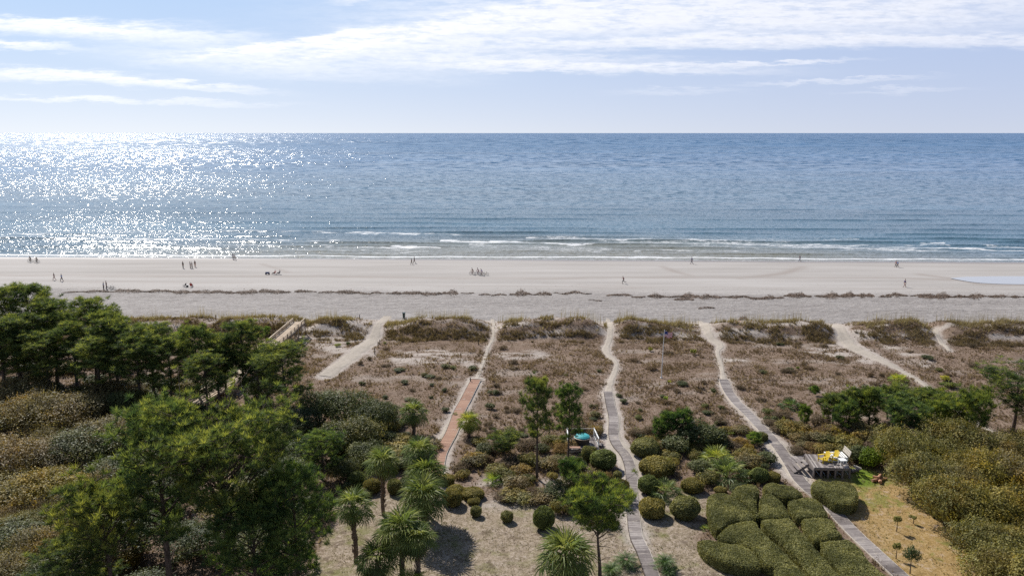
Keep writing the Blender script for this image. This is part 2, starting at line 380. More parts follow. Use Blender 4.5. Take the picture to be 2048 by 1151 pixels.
# ---------------------------------------------------------------- ground
m,nt,out=newmat('dune ground'); k=N(nt); p=k.pos()
n1=k.noise(p,.35,5,.6); n2=k.noise(p,3,5,.65); n3=k.noise(k.mapv(p,(1,1.6,1)),9,3,.6)
sand=k.ramp(n2,[(.3,(.31,.268,.235)),(.7,(.47,.42,.38))])
duff=k.ramp(k.m('MULTIPLY_ADD',n2,.6,k.m('MULTIPLY',n1,.4)),[(.32,(.095,.064,.044)),(.5,(.175,.124,.092)),(.7,(.30,.235,.185))])
lawn=k.ramp(k.m('MULTIPLY_ADD',n3,.5,k.m('MULTIPLY',n2,.5)),[(.36,(.105,.085,.05)),(.50,(.27,.215,.155)),(.62,(.41,.345,.29))])
lg=k.ramp(n3,[(.3,(.085,.10,.025)),(.7,(.20,.195,.06))])
lawn=k.mix(k.rng(n1,.5,.68,0,.75),lawn,lg)
rl=k.ramp(k.m('MULTIPLY_ADD',n3,.5,k.m('MULTIPLY',n2,.5)),[(.34,(.17,.11,.038)),(.5,(.30,.20,.082)),(.66,(.43,.325,.19))])
rl=k.mix(k.rng(n1,.52,.62,0,.8),rl,k.ramp(n3,[(.3,(.12,.13,.025)),(.7,(.23,.215,.06))]))
lawn=k.mix(k.rng(k.noise(p,1.1,5,.7),.52,.66,0,.75),lawn,(.115,.085,.06)); rl=k.mix(k.rng(k.noise(p,1.3,5,.7),.54,.66,0,.7),rl,(.40,.31,.24)); c=k.mix(k.attr('lawn'),duff,lawn); c=k.mix(k.attr('rlawn'),c,rl); c=k.mix(k.attr('green'),c,(.11,.16,.02)); c=k.mix(k.attr('sand'),c,sand)
b=k.bsdf(c,.95,.1,k.m('MULTIPLY_ADD',n3,.6,n2),.8,.09); k.out(out,b.outputs[0]); M['ground']=m
xs=axis(-126,126,.45,-1500,1500,1.4)
ground=sheet('ground',xs,axis(46,146.1,.4,-250,146.2),lambda X,Y,S:G(X,Y)+(fbm(X/.9,Y/.9,2)-.5)*.16*sm(.0,.8,samp(PD,X,Y)),
  {'sand':lambda X,Y,S:np.maximum(samp(Msand,X,Y),samp(Mpath,X,Y)),'lawn':lambda X,Y,S:samp(Mlawn,X,Y),'rlawn':lambda X,Y,S:samp(Mr,X,Y),'green':lambda X,Y,S:samp(Mg,X,Y)},M['ground'])
# paths as ribbons of trodden sand
m,nt,out=newmat('path sand'); k=N(nt); p=k.pos()
n2=k.noise(p,2.2,5,.65); n3=k.noise(p,9,3,.6)
b=k.bsdf(k.ramp(k.m('MULTIPLY_ADD',n3,.4,k.m('MULTIPLY',n2,.6)),[(.3,(.28,.245,.205)),(.7,(.46,.41,.355))]),.95,.1,n3,.7,.06); k.out(out,b.outputs[0]); M['path']=m
for pts,ws in PL:
    V=[];Fs=[];cols=7
    for i,(q,wd) in enumerate(zip(pts,ws)):
        d=(pts[min(i+1,len(pts)-1)]-pts[max(i-1,0)]).normalized(); r=Vector((d.y,-d.x,0))
        wl=wd*(.9+.35*(float(fbm(i/3.,wd*9,2))-.5)*2); 
        for j in range(cols):
            t=(j/(cols-1))*2-1; e=q+r*t*wl; V.append((e.x,e.y,Gs(e.x,e.y)+(.055 if abs(t)<.9 else -.12)))
    for i in range(len(pts)-1):
        for j in range(cols-1): a=i*cols+j; Fs.append((a,a+1,a+cols+1,a+cols))
    tag(link('path',npmesh('path',V,Fs,None,M['path'],True)),kind='structure')
# ---------------------------------------------------------------- beach
m,nt,out=newmat('beach sand'); k=N(nt); p=k.pos()
a1=k.attr('wet'); 
n1=k.noise(k.mapv(p,(.02,.22,1),(0,0,R(1.9))),1,5,.6); n2=k.noise(k.mapv(p,(.35,1.1,1)),1,5,.65); n3=k.noise(k.mapv(p,(1.6,2.2,1)),1,4,.7)
rough=k.attr('rough')
smoothc=k.ramp(n1,[(.3,(.285,.264,.246)),(.5,(.345,.322,.303)),(.7,(.39,.368,.350))])
dry=k.ramp(k.m('MULTIPLY_ADD',n3,.5,k.m('MULTIPLY_ADD',n2,.35,k.m('MULTIPLY',n1,.2))),[(.36,(.148,.132,.122)),(.5,(.245,.224,.212)),(.66,(.37,.345,.328))])  # rough dry sand, its colour darkened for the shade in coarse footprints
c=k.mix(rough,smoothc,dry); c=k.mix(k.attr('track'),c,(.24,.20,.175)); c=k.mix(k.m('MULTIPLY',a1,.75),c,(.21,.18,.165))
bs=k.bsdf(c,k.m('MULTIPLY_ADD',a1,-.55,.9),.3)
bm=k.n('ShaderNodeBump'); k.set(bm.inputs['Height'],k.m('MULTIPLY',k.m('MULTIPLY_ADD',n3,1,n2),k.m('MULTIPLY_ADD',rough,1,.05))); bm.inputs['Strength'].default_value=.75; bm.inputs['Distance'].default_value=.30
nt.links.new(bm.outputs[0],bs.inputs['Normal']); k.out(out,bs.outputs[0]); M['beach']=m
def segd(U,V,a,b):
    ax,ay=a;bx,by=b; t=np.clip(((U-ax)*(bx-ax)+(V-ay)*(by-ay))/((bx-ax)**2+(by-ay)**2),0,1)
    return np.hypot(U-ax-t*(bx-ax),V-ay-t*(by-ay))
def wline(pts): return [tuple(P(*q)[:2]) for q in pts]
TR=[(wline([(-200,551),(200,551),(700,553),(1000,556),(1400,554),(1560,556),(1800,555),(1900,559)]),1.6,.5),(wline([(1325,533),(1352,543),(1376,550)]),1.2,.55),(wline([(1605,534),(1570,545),(1530,551),(1480,556)]),1.7,.6),
 (wline([(525,527),(560,538),(575,544)]),.9,.45),(wline([(0,561),(160,563),(500,566)]),1.2,.3),(wline([(1840,548),(1905,557),(1960,568),(2100,571)]),1.6,.55),(wline([(700,570),(1100,573),(1700,576),(2048,578)]),1.,.3),(wline([(1090,566),(1300,573)]),.8,.25)]
def ftrack(X,Y,S):
    r=np.zeros_like(X); wb=fbm(X/7,Y/2.5,3)
    for pl,wd,st in TR:
        for a,b in zip(pl[:-1],pl[1:]):
            d=segd(X,Y+(wb-.5)*3,a,b); r=np.maximum(r,st*np.exp(-(d/wd)**2)*(.4+.9*wb))
    return r
def zb(X,Y,S):
    r=sm(.0,1,(178-S)/6)*(S>147)
    return G(X,Y)+(fbm(X/1.3,S/.8,2)-.5)*.22*r*sm(146,149,S)
sheet('beach',axis(-165,165,.6,-4000,4000,1.5),axis(146.1,232,.45,146.0,330,1.5),zb,
  {'wet':lambda X,Y,S:sm(SH-4.5-2*fbm(X/16,0*X,3),SH-.5,S),'rough':lambda X,Y,S:np.maximum(sm(181,172,S+6*(fbm(X/12,S/5,3)-.5)),0)*1.0,'track':ftrack},M['beach'])
# ---------------------------------------------------------------- sea
CR=[]  # crest lines: s, meander seed, width, amp
rng=np.random.RandomState(3)
for i,(s0,am) in enumerate([(229.5,.14),(233,.22),(238.5,.30),(244,.34),(251,.42),(258,.52),(266,.55),(276,.48),(288,.42),(302,.36),(318,.3),(336,.28),(356,.25),(380,.22)]): CR.append((s0,am,i*13.7))
def crest(X,S):
    h=np.zeros_like(X)
    for s0,am,sd_ in CR:
        c=s0+(fbm(X/45+sd_,0*X+sd_,3)-.5)*8
        a=am*np.clip((fbm(X/34+sd_*2,0*X+.5,2)-.3)*2.6,.1,1.15); d=S-c
        h+=a*np.where(d<0,np.exp(-(d/.8)**2),np.exp(-(d/3.2)**2))
    return h
def zsea(X,Y,S):
    f=sm(SH+.5,SH+5,S)*(1-sm(400,520,S))
    z=crest(X,S)*f+(fbm(X/6,S/2.2,3)-.5)*.16*f-.07*f+(fbm(X/18+3,S/7,2)-.5)*.25*f*sm(236,260,S)
    return z+.0
def pxz(X,Y): 
    d=Y*cp+H0*sp; return 1024+F*X/d,575.5-F*(Y*sp-H0*cp)/d
FO=[((430,462),(920,467),2.6,.72),((0,468),(150,466),3,.7),((300,489),(720,493),2.4,.66),((420,477),(720,481),2.4,.66),((60,480),(330,479),2.6,.66),((540,498),(820,500),2.2,.66),((1300,486),(1900,493),2.4,.7),((1000,499),(1500,504),2.2,.62),((0,475),(240,474),6,.62),((160,461),(440,468),6,.5),((0,487),(420,484),3,.4),((230,479),(440,477),4,.7),((120,494),(540,492),4,.42),((500,502),(760,508),3,.45),
 ((800,466),(1330,472),4,.42),((880,482),(1190,488),3,.95),((1050,475),(1500,482),6,.66),((1180,480),(1420,489),5,.6),((700,493),(880,496),2.5,.85),((860,503),(720,505),2,.8),((940,490),(1220,498),6,.52),
 ((1280,478),(1700,495),7,.58),((1500,489),(1900,502),5,.62),((1620,487),(1760,492),2,.7),((1500,480),(1720,478),4,.5),((1840,486),(1890,486),1.6,1.),((1760,495),(2100,501),2.5,.85),((1940,491),(2060,496),5,.6),
 ((1300,492),(1560,497),3,.5),((0,500),(500,505),2.5,.35),((1000,466),(1250,470),2,.35),((1900,508),(2060,510),2,.5)]
def ffoam(X,Y,S):
    U,V=pxz(X,Y); nb=fbm(X/9,S/3,4); r=np.zeros_like(X); V2=V+(nb-.5)*9
    for a,b,wd,st in FO:
        wd=wd*(.5 if st>.58 else .9); st=min(1,st*1.05); d=segd(U,V2*1.0,a,b); r=np.maximum(r,st*np.exp(-(d/wd)**2))
    sw=SH+3.6*fbm(X/19,0*X+2,3)+.6
    edge=np.exp(-np.abs((S-(sw+2.2))/1.3)**2)*.95
    wash=(1-sm(sw,sw+3.5,S))*.44
    return np.maximum(r,np.maximum(edge*(.75+.6*fbm(X/5,S*0+7,3)),wash))
m,nt,out=newmat('sea water'); k=N(nt); p=k.pos()
ln=k.n('ShaderNodeVectorMath',operation='LENGTH'); nt.links.new(p,ln.inputs[0]); dist=ln.outputs['Value']
fo=k.attr('foam')
w1=k.noise(k.mapv(p,(.55,1.5,1),(0,0,R(4))),1.0,4,.62); w2=k.noise(k.mapv(p,(.07,.22,1),(0,0,R(-5))),1.0,4,.6); w3=k.noise(k.mapv(p,(.0045,.03,1)),1.0,5,.6); w4=k.noise(k.mapv(p,(.0006,.006,1)),1.0,4,.6)
w0=k.noise(k.mapv(p,(2.2,5,1)),1.0,2,.6)
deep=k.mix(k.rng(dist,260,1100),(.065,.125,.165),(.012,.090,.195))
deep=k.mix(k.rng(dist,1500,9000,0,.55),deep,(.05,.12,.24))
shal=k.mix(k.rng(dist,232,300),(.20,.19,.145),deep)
streak=k.m('ADD',k.m('MULTIPLY',w3,.55),k.m('ADD',k.m('MULTIPLY',w2,.3),k.m('MULTIPLY',w4,.5)))
base=k.mix(1.0,shal,k.rng(streak,.48,.88,.72,1.35),'MULTIPLY')
# wave facets: their size grows offshore, where swell replaces chop
sy=k.n('ShaderNodeSeparateXYZ'); nt.links.new(p,sy.inputs[0]); PY=sy.outputs[1]
def facet(sx_,sy_,det):
    o=k.n('ShaderNodeTexNoise'); k.set(o.inputs['Vector'],k.mapv(p,(sx_,sy_,1),(0,0,R(3)))); o.inputs['Scale'].default_value=1; o.inputs['Detail'].default_value=det; o.inputs['Roughness'].default_value=.65; return o.outputs['Color']
f1=facet(.75,2.6,3); f2=facet(.22,.62,3); f3=facet(.07,.15,3); f4=facet(.022,.022,3)
fc=k.mix(k.rng(PY,300,480),f1,f2); fc=k.mix(k.rng(PY,560,1000),fc,f3); fc=k.mix(k.rng(PY,1400,3200),fc,f4)
sc_=k.n('ShaderNodeSeparateColor'); nt.links.new(fc,sc_.inputs[0])
big=k.m('SUBTRACT',k.m('ADD',k.m('MULTIPLY',w2,.6),k.m('MULTIPLY',w3,.4)),.5)
swell=k.m('MULTIPLY_ADD',big,.6,1.0)
amp=k.rng(PY,230,900,.9,1.45); nx=k.m('MULTIPLY',k.m('SUBTRACT',sc_.outputs[0],.5),k.m('MULTIPLY',k.m('MULTIPLY',swell,amp),1.28)); ny=k.m('MULTIPLY',k.m('SUBTRACT',sc_.outputs[1],.5),k.m('MULTIPLY',k.m('MULTIPLY',swell,amp),2.25))
ge=k.n('ShaderNodeNewGeometry'); gn=k.n('ShaderNodeSeparateXYZ'); nt.links.new(ge.outputs['Normal'],gn.inputs[0])
cn=k.n('ShaderNodeCombineXYZ'); k.set(cn.inputs[0],k.m('ADD',nx,gn.outputs[0])); k.set(cn.inputs[1],k.m('ADD',ny,gn.outputs[1])); k.set(cn.inputs[2],gn.outputs[2])
vn=k.n('ShaderNodeVectorMath',operation='NORMALIZE'); nt.links.new(cn.outputs[0],vn.inputs[0])
bs=k.bsdf(base,k.rng(PY,300,2500,.15,.27),.40); bs.inputs['IOR'].default_value=1.33
nt.links.new(vn.outputs[0],bs.inputs['Normal'])
fn=k.noise(k.mapv(p,(.9,2.6,1)),1.0,6,.8); fn2=k.noise(k.mapv(p,(.25,.7,1)),1.0,3,.6)
ff=k.rng(k.m('ADD',fo,k.m('MULTIPLY',k.m('SUBTRACT',k.m('MULTIPLY_ADD',fn2,.4,k.m('MULTIPLY',fn,.6)),.5),2.6)),.50,.84)
foam=k.bsdf((.68,.69,.70),.75,.3,fn,.6,.1)
ms=k.n('ShaderNodeMixShader'); k.set(ms.inputs[0],ff); nt.links.new(bs.outputs[0],ms.inputs[1]); nt.links.new(foam.outputs[0],ms.inputs[2]); k.out(out,ms.outputs[0]); M['sea']=m
sea_s=list(np.arange(SH-1.5,300,.42))+list(np.arange(300,400,1.0)); d=1.0
while sea_s[-1]<42000: d*=1.12; sea_s.append(sea_s[-1]+d)
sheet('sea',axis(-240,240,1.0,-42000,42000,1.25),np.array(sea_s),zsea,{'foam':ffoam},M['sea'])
# tidal pool
m,nt,out=newmat('pool water'); k=N(nt); k.out(out,k.bsdf((.40,.39,.38),.12,.3,k.noise(k.mapv(k.pos(),(.5,1.5,1)),1,3),.05,.02).outputs[0]); M['pool']=m
pp=[(1900,557),(1930,554.5),(1990,553.5),(2060,553.5),(2200,555),(2200,569),(2060,569),(1985,567.5),(1940,564)]
q=[P(*a) for a in pp]; zc=max(v.z for v in q)+.03
me=bpy.data.meshes.new('tide_pool'); q2,_=smooth_line(q+[q[0]],[0]*10,2.); me.from_pydata([(v.x,v.y,zc+.03) for v in q2[:-1]],[],[tuple(range(len(q2)-1))]); me.materials.append(M['pool']); tag(link('tide_pool',me),kind='structure')
w.cycles.sampling_method='NONE'
cy=scene.cycles; cy.max_bounces=6; cy.use_denoising=USE_DN; cy.diffuse_bounces=4; cy.glossy_bounces=2; cy.transmission_bounces=3; cy.transparent_max_bounces=4; cy.caustics_reflective=False; cy.caustics_refractive=False
# ---------------------------------------------------------------- foliage generators (vectorised)
def unit(n,r):
    v=r.normal(size=(n,3)); return v/np.linalg.norm(v,axis=1)[:,None]
def norm(a): return a/(np.linalg.norm(a,axis=1)[:,None]+1e-9)
def leaves(C,Nrm,L,W,r,tone,flat=.9):
    """one diamond leaf per centre"""
    n=len(C); Nn=norm(Nrm+unit(n,r)*flat); A=norm(np.cross(Nn,unit(n,r))); B=np.cross(Nn,A)
    l=(L*(.6+.8*r.rand(n)))[:,None]; w=(W*(.6+.8*r.rand(n)))[:,None]
    V=np.stack([C-A*l,C-B*w+Nn*w*.3,C+A*l,C+B*w+Nn*w*.3],1).reshape(-1,3)
    return V,np.arange(4*n).reshape(n,4),tone
def needles(C,D,rad,k,r,wd=.045,spread=.9):
    """k needle triangles radiating from every centre C towards D"""
    n=len(C); Cc=np.repeat(C,k,0); Dd=norm(np.repeat(D,k,0)+unit(n*k,r)*spread)
    Rr=np.repeat(np.broadcast_to(rad,(n,)),k)*(.75+.5*r.rand(n*k))
    s=norm(np.cross(Dd,unit(n*k,r)))*wd
    V=np.stack([Cc+Dd*(.12*Rr)[:,None]-s,Cc+Dd*(.12*Rr)[:,None]+s,Cc+Dd*Rr[:,None]],1).reshape(-1,3)
    return V,np.arange(3*n*k).reshape(-1,3)
def join(parts):
    V=[];Fs=[];T=[];o=0
    for v,f,t in parts: V.append(v);Fs.append(f+o);T.append(t);o+=len(v)
    return np.concatenate(V),np.concatenate(Fs),np.concatenate(T)
def pine_meshes(seed,H,Rc,base=.42,nbr=30,flat=.0,lean=(0,0),dens=1.0,tr=.2,tuft=.40,clumpr=.50,bush=False):
    r=np.random.RandomState(seed); tb=MB(); n=9; pts=[]; 
    w1,w2=r.uniform(-.25,.25,2)
    for i in range(n+1):
        t=i/n; pts.append(Vector((lean[0]*t*t*H+w1*math.sin(t*5+seed)*.6,lean[1]*t*t*H+w2*math.sin(t*4+2*seed)*.6,H*t*.96)))
    pts[0].z=-.4
    tb.tube(pts,[tr*(1-.85*(i/n)) for i in range(n+1)],7)
    def tp(t): 
        q=t*n; i=min(int(q),n-1); return pts[i].lerp(pts[i+1],q-i)
    CC=[];TT=[]
    for b in range(0 if bush else int(H*.7)):
        t=r.uniform(.16,base+.12); a=r.uniform(0,6.28); L=Rc*r.uniform(.2,.6); p0=tp(t); d=Vector((math.cos(a),math.sin(a),r.uniform(-.15,.35))); p1=p0+d*L*.5+Vector((0,0,.08)); p2=p0+d*L+Vector((r.uniform(-.2,.2),r.uniform(-.2,.2),r.uniform(-.1,.3)))
        tb.tube([p0,p1,p2],[tr*.2,tr*.14,.015],4,cap=False); tb.tube([p1,p1+Vector((-d.y,d.x,.4))*L*.3],[tr*.1,.01],3,cap=False)
    for b in range(nbr):
        q=(b+.5)/nbr; t=base+(.985-base)*q**(.85)
        prof=min(1,.6+1.1*q)*math.sqrt(max(.05,1-(.97*q)**(2.3 if flat<.5 else 5)))
        L=Rc*prof*r.uniform(.5,1.15); a=b*2.399+r.uniform(-.5,.5)
        if L<.3: L=.3
        p0=tp(t); up=r.uniform(.15,.5)+.35*flat+(.5*q if flat<.5 else .25)
        bp=[p0]; d=Vector((math.cos(a),math.sin(a),up)).normalized(); c=p0.copy(); m=5
        for s in range(m):
            d=(d+Vector((r.uniform(-.18,.18),r.uniform(-.18,.18),.10+.05*s))*.7).normalized(); c=c+d*(L/m); bp.append(c.copy())
        tb.tube(bp,[tr*.34*(1-.75*s/m)*(1-.4*q) for s in range(m+1)],4,cap=False)
        ns=int(5+L*1.9)
        for s in range(ns):
            f=r.uniform(.5,1.0); i=min(int(f*m),m-1); q0=bp[i].lerp(bp[i+1],f*m-i)
            a2=a+r.uniform(-1.5,1.5); l2=L*r.uniform(.15,.45)+.25
            e=q0+Vector((math.cos(a2),math.sin(a2),r.uniform(.1,.8)))*l2
            if s%2==0: tb.tube([q0,(q0+e)/2+Vector((0,0,-.05)),e],[.035,.025,.012],3,cap=False)
            CC.append(e);TT.append(r.rand())
        CC.append(bp[-1]);TT.append(r.rand())
    for _ in range(4): CC.append(pts[-1]+Vector((r.uniform(-.3,.3),r.uniform(-.3,.3),r.uniform(-.2,.3)))); TT.append(r.rand())
    C=np.array([tuple(c) for c in CC]); T=np.array(TT); k=2; n0=len(C)
    off=unit(n0*k,r)*(clumpr*r.rand(n0*k,1)**.5)*np.array([1,1,.55]); Ct=np.repeat(C,k,0)+off
    Dt=norm(off*.5+np.array([0,0,.8])*clumpr)
    kk=int(24*dens); V,Fs=needles(Ct,Dt,tuft*r.uniform(1.0,1.45,len(Ct)),kk,r,.027,1.35)
    tz=V.reshape(-1,3,3); tz=tz[:,2,2]-tz[:,0,2]; tone=np.clip(np.repeat(np.repeat(T,k)*.3+.35*r.rand(n0*k),kk)+.55*tz/tuft*.6,0,1.1)  # upward needles get a lighter tone, painting in light from above
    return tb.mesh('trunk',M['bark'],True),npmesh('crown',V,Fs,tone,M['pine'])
def tree_obj(name,meshes,pn,loc,rz,sc,label,cat,group=None,col=None):
    o=empty(name,loc,rz,label,cat,group); o.scale=sc if hasattr(sc,'__len__') else (sc,)*3
    for nm,me in zip(pn,meshes):
        c=link(nm,me,None,o)
        if col and nm!='trunk': c.color=(*col,1)
    return o
def dome_mesh(seed,Rr,Hh,nl,nleaf,L,W,mat,flat=.9,under=.25,jit=.25,twig=True,lobe=(.32,.5)):
    """leafy shrub or low oak: overlapping lobes of leaves with gaps, on short stems"""
    r=np.random.RandomState(seed); lc=[];lr=[]
    for i in range(nl):
        a=r.uniform(0,2*PI); q=math.sqrt(r.rand())*.72
        z=Hh*(.28+.5*math.sqrt(max(0,1-q*q))*r.uniform(.65,1.1)); lc.append((Rr*q*math.cos(a),Rr*q*math.sin(a),z)); lr.append(Rr*r.uniform(*lobe))
    lc=np.array(lc); lr=np.array(lr); vs=Hh/Rr*.8
    pick=r.choice(nl,size=nleaf,p=lr**2/np.sum(lr**2)); d=unit(nleaf,r); 
    rad=lr[pick]*(1-jit*r.rand(nleaf)**1.5+.5*jit*r.rand(nleaf)**2); sc=np.array([1,1,min(1.,vs+.25)])
    # break the lobe surface into sprays
    ph=r.rand(nl)*9; bumps=1+(.1+.3*jit)*np.sin(d[:,0]*7+ph[pick])*np.sin(d[:,1]*7+ph[pick]*2)+.10*np.sin(d[:,2]*13+ph[pick])
    C=lc[pick]+d*rad[:,None]*bumps[:,None]*sc; C[:,2]=np.abs(C[:,2])+.02
    inside=np.zeros(nleaf,bool)
    for j in range(nl):
        dd=np.linalg.norm((C-lc[j])/sc,axis=1); inside|=(dd<lr[j]*.68)
    keep=~inside|(r.rand(nleaf)<.12); keep&=(C[:,2]>.04)
    C=C[keep]; d=d[keep]; pk=pick[keep]
    tone=r.rand(nl)[pk]*.4+r.rand(len(C))*.6
    V,Fs,T=leaves(C,d+np.array([0,0,.4]),L,W,r,tone,flat)
    ns_=int(nleaf*.012); ii=r.randint(0,len(C),ns_); m_=7; dirs=norm(d[ii]*.6+np.array([0,0,.8])+unit(ns_,r)*.35); ln=(.12+.22*r.rand(ns_))*Rr**.5
    Cs=(C[ii][:,None,:]+dirs[:,None,:]*(ln[:,None]*np.linspace(.2,1,m_)[None,:])[:,:,None]).reshape(-1,3)+unit(ns_*m_,r)*L*.4
    V3,F3,T3=leaves(Cs,unit(len(Cs),r),L*.9,W*.8,r,np.repeat(tone[ii],m_)*.6+.4*r.rand(len(Cs)),1.)
    V,Fs,T=join([(V,Fs,T),(V3,F3,T3)])
    me=npmesh('foliage',V,Fs,T,mat)
    tb=MB()
    for i in range(min(nl,9)):
        e=Vector(lc[i]); s=Vector((e.x*.12,e.y*.12,-.3)); mid=s.lerp(e,.5)+Vector((0,0,Hh*.05))
        tb.tube([s,mid,e],[.05*Rr**.6,.032*Rr**.6,.012*Rr**.6],4,cap=False)
    return tb.mesh('stem',M['bark'],True),me
def ball_mesh(seed,Rr,Hh,nleaf,mat,sq=2.6,L=.06,W=.04):
    """clipped shrub: superellipsoid body under a close skin of small leaves"""
    r=np.random.RandomState(seed); d=unit(nleaf,r); e=sq
    q=(np.abs(d[:,0])**e+np.abs(d[:,1])**e+np.abs(d[:,2])**e)**(-1/e)
    ph=r.rand(4)*6
    und=1+.03*np.sin(d[:,0]*5+ph[0])+.03*np.sin(d[:,1]*6+ph[1])+.02*np.sin(d[:,2]*8+ph[2])
    C=d*(q*und)[:,None]*np.array([Rr,Rr,Hh/2])*(1-.10*r.rand(nleaf)**2+.03*r.rand(nleaf))[:,None]+np.array([0,0,Hh/2+.08])
    C[:,2]=np.maximum(C[:,2],.05)
    pt=fbm(d[:,0]*2.2+seed*3,d[:,1]*2.2+d[:,2]*1.7,3); dead=(pt>.66)&(r.rand(nleaf)<.5); C=C[~dead]; pt=pt[~dead]; d=d[~dead]; nleaf=len(C)
    ii=r.choice(nleaf,nleaf//14); C=np.concatenate([C,C[ii]+d[ii]*(.02+.05*r.rand(len(ii),1))+np.array([0,0,.03])]); d=np.concatenate([d,d[ii]]); pt=np.concatenate([pt,pt[ii]+.2])
    V,Fs,T=leaves(C,d,L,W,r,np.clip(r.rand(len(C))*.55+(pt-.35)*1.0,0,1.2),1.0)
    # inner body
    nb=[];fb=[];a,b=14,8
    for i in range(b+1):
        for j in range(a):
            th=PI*i/b; p_=2*PI*j/a; dd=np.array([math.sin(th)*math.cos(p_),math.sin(th)*math.sin(p_),math.cos(th)]); qq=(np.sum(np.abs(dd)**e))**(-1/e)
            nb.append(dd*qq*.88*np.array([Rr,Rr,Hh/2])+np.array([0,0,Hh/2+.08]))
    for i in range(b):
        for j in range(a): fb.append((i*a+j,(i+1)*a+j,(i+1)*a+(j+1)%a,i*a+(j+1)%a))
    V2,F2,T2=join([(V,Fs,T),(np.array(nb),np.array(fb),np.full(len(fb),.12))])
    return npmesh('clipped_shrub',V2,F2,T2,mat)
def fan(hub,fwd,up,rad,nl,r,droop=.3,span=2.0):
    """palmate leaf blade; returns quads"""
    fwd=fwd/np.linalg.norm(fwd); side=np.cross(fwd,up); side/=np.linalg.norm(side); up=np.cross(side,fwd)
    V=[];Fs=[]
    for i in range(nl):
        a=(i/(nl-1)*2-1)*span; l=rad*(1-.22*(abs(a)/span)**2)*r.uniform(.88,1.06)
        d=fwd*math.cos(a)+side*math.sin(a); s=(-fwd*math.sin(a)+side*math.cos(a))
        w=rad*span*.34/nl
        fold=up*(.10*rad*(1 if i%2 else -1)*.25)
        m=hub+d*l*.58+up*rad*.05; e=hub+d*l*1.05-up*droop*rad*r.uniform(.3,1.0)
        b=len(V); V+= [hub,m-s*w+fold,e,m+s*w-fold]; Fs.append((b,b+1,b+2,b+3))
    return V,Fs
def palm_mesh(seed,nf,Rr,up0=-.5,up1=1.35,fr=.85,pet=.9,nl=22,droop=.3,zc=0,dead=0):
    r=np.random.RandomState(seed); V=[];Fs=[];T=[]
    for i in range(nf):
        a=i*2.39996+r.uniform(-.25,.25); q=(i+.5)/nf; el=up0+(up1-up0)*q**.9+r.uniform(-.12,.12)
        d=np.array([math.cos(a)*math.cos(el),math.sin(a)*math.cos(el),math.sin(el)])
        L=Rr*pet*r.uniform(.8,1.1)*(1-.25*q); hub=d*L+np.array([0,0,zc-.16*L*L*.5])
        s=np.array([-math.sin(a),math.cos(a),0])*.03; b=len(V); V+=[np.array([0,0,zc])-s,np.array([0,0,zc])+s,hub+s*.6,hub-s*.6]; Fs.append((b,b+1,b+2,b+3)); T.append(.3)
        f2=d+np.array([0,0,-.35-.2*(1-q)]); up=np.array([-d[0]*.4,-d[1]*.4,1.])
        v,f=fan(hub,f2,up,fr*Rr*r.uniform(.85,1.1),nl,r,droop); b=len(V); V+=v; Fs+=[tuple(x+b for x in y) for y in f]; t=r.rand()*.6+.35*q; T+=[t]*len(f)
    return npmesh('crown',np.array(V),np.array(Fs),T,M['palm'])
def palm_trunk(Hh,r0,seed):
    r=np.random.RandomState(seed); tb=MB(); n=14; pts=[Vector((.08*math.sin(i*.4+seed),.06*math.sin(i*.3),-.3+(Hh+.3)*i/n)) for i in range(n+1)]
    tb.tube(pts,[r0*(1.15 if i==0 else 1)*(1+.10*(i%2)) for i in range(n+1)],10)
    for i in range(int(Hh*26)):   # old leaf boots
        z=r.uniform(Hh*.1,Hh); a=r.uniform(0,6.28); d=Vector((math.cos(a),math.sin(a),0)); p=d*r0*.95+Vector((0,0,z))
        tb.bar(p,p+d*.10+Vector((0,0,.16)),.09,.03,.6)
    return tb.mesh('trunk',M['palmbark'])
def sago_mesh(seed,nf,Rr,zc):
    r=np.random.RandomState(seed); V=[];Fs=[];T=[]
    for i in range(nf):
        a=i*2.4; q=(i+.5)/nf; el=.05+1.2*q; dh=np.array([math.cos(a),math.sin(a),0]); s=np.array([-math.sin(a),math.cos(a),0])
        prev=np.array([0,0,zc]); m=11
        for j in range(1,m+1):
            t=j/m; cur=np.array([0,0,zc])+dh*(Rr*t*math.cos(el*(1-t*.35)))+np.array([0,0,1])*(Rr*(math.sin(el)*t-.55*t*t))
            wl=Rr*.24*math.sin(PI*min(1,t*.85+.12))
            dr=(cur-prev)
            for sg in(-1,1):
                b=len(V); V+=[prev,prev+dr*.75,cur+s*sg*wl+dr*1.2-np.array([0,0,wl*.3])]; Fs.append((b,b+1,b+2)); T.append(r.rand()*.7)
            prev=cur
    return npmesh('crown',np.array(V),np.array(Fs),T,M['palm'])
# ---------------------------------------------------------------- prototypes
PINE={'a':pine_meshes(11,13,2.9,.30,38),'b':pine_meshes(12,12,2.6,.36,34),'c':pine_meshes(13,13,3.2,.28,40,flat=.3),'d':pine_meshes(14,9,3.3,.42,26,flat=.6,dens=.8,lean=(.05,.02)),
 'e':pine_meshes(15,13,3.0,.25,44,dens=1.1),'f':pine_meshes(16,10,2.4,.38,26,dens=1.1)}
DEADF={k_:palm_mesh(60+i_,10,1.15,-1.35,-.75,nl=11,droop=.5) for i_,k_ in enumerate('abc')}
for m_ in DEADF.values(): m_.materials.clear(); m_.materials.append(M['scrub'])
SAP={'a':pine_meshes(31,4.2,1.5,.12,22,tr=.09,tuft=.36,clumpr=.42),'b':pine_meshes(32,3.6,1.3,.1,18,tr=.08,tuft=.34,clumpr=.38),'c':pine_meshes(33,4.6,1.9,.3,22,flat=.5,tr=.1,tuft=.38,clumpr=.5)}
OAK={}
for i in range(3): OAK['o%d'%i]=dome_mesh(50+i,3.5,4.1,46,24000,.085,.055,M['leaf_olive'],jit=.55,lobe=(.16,.38))
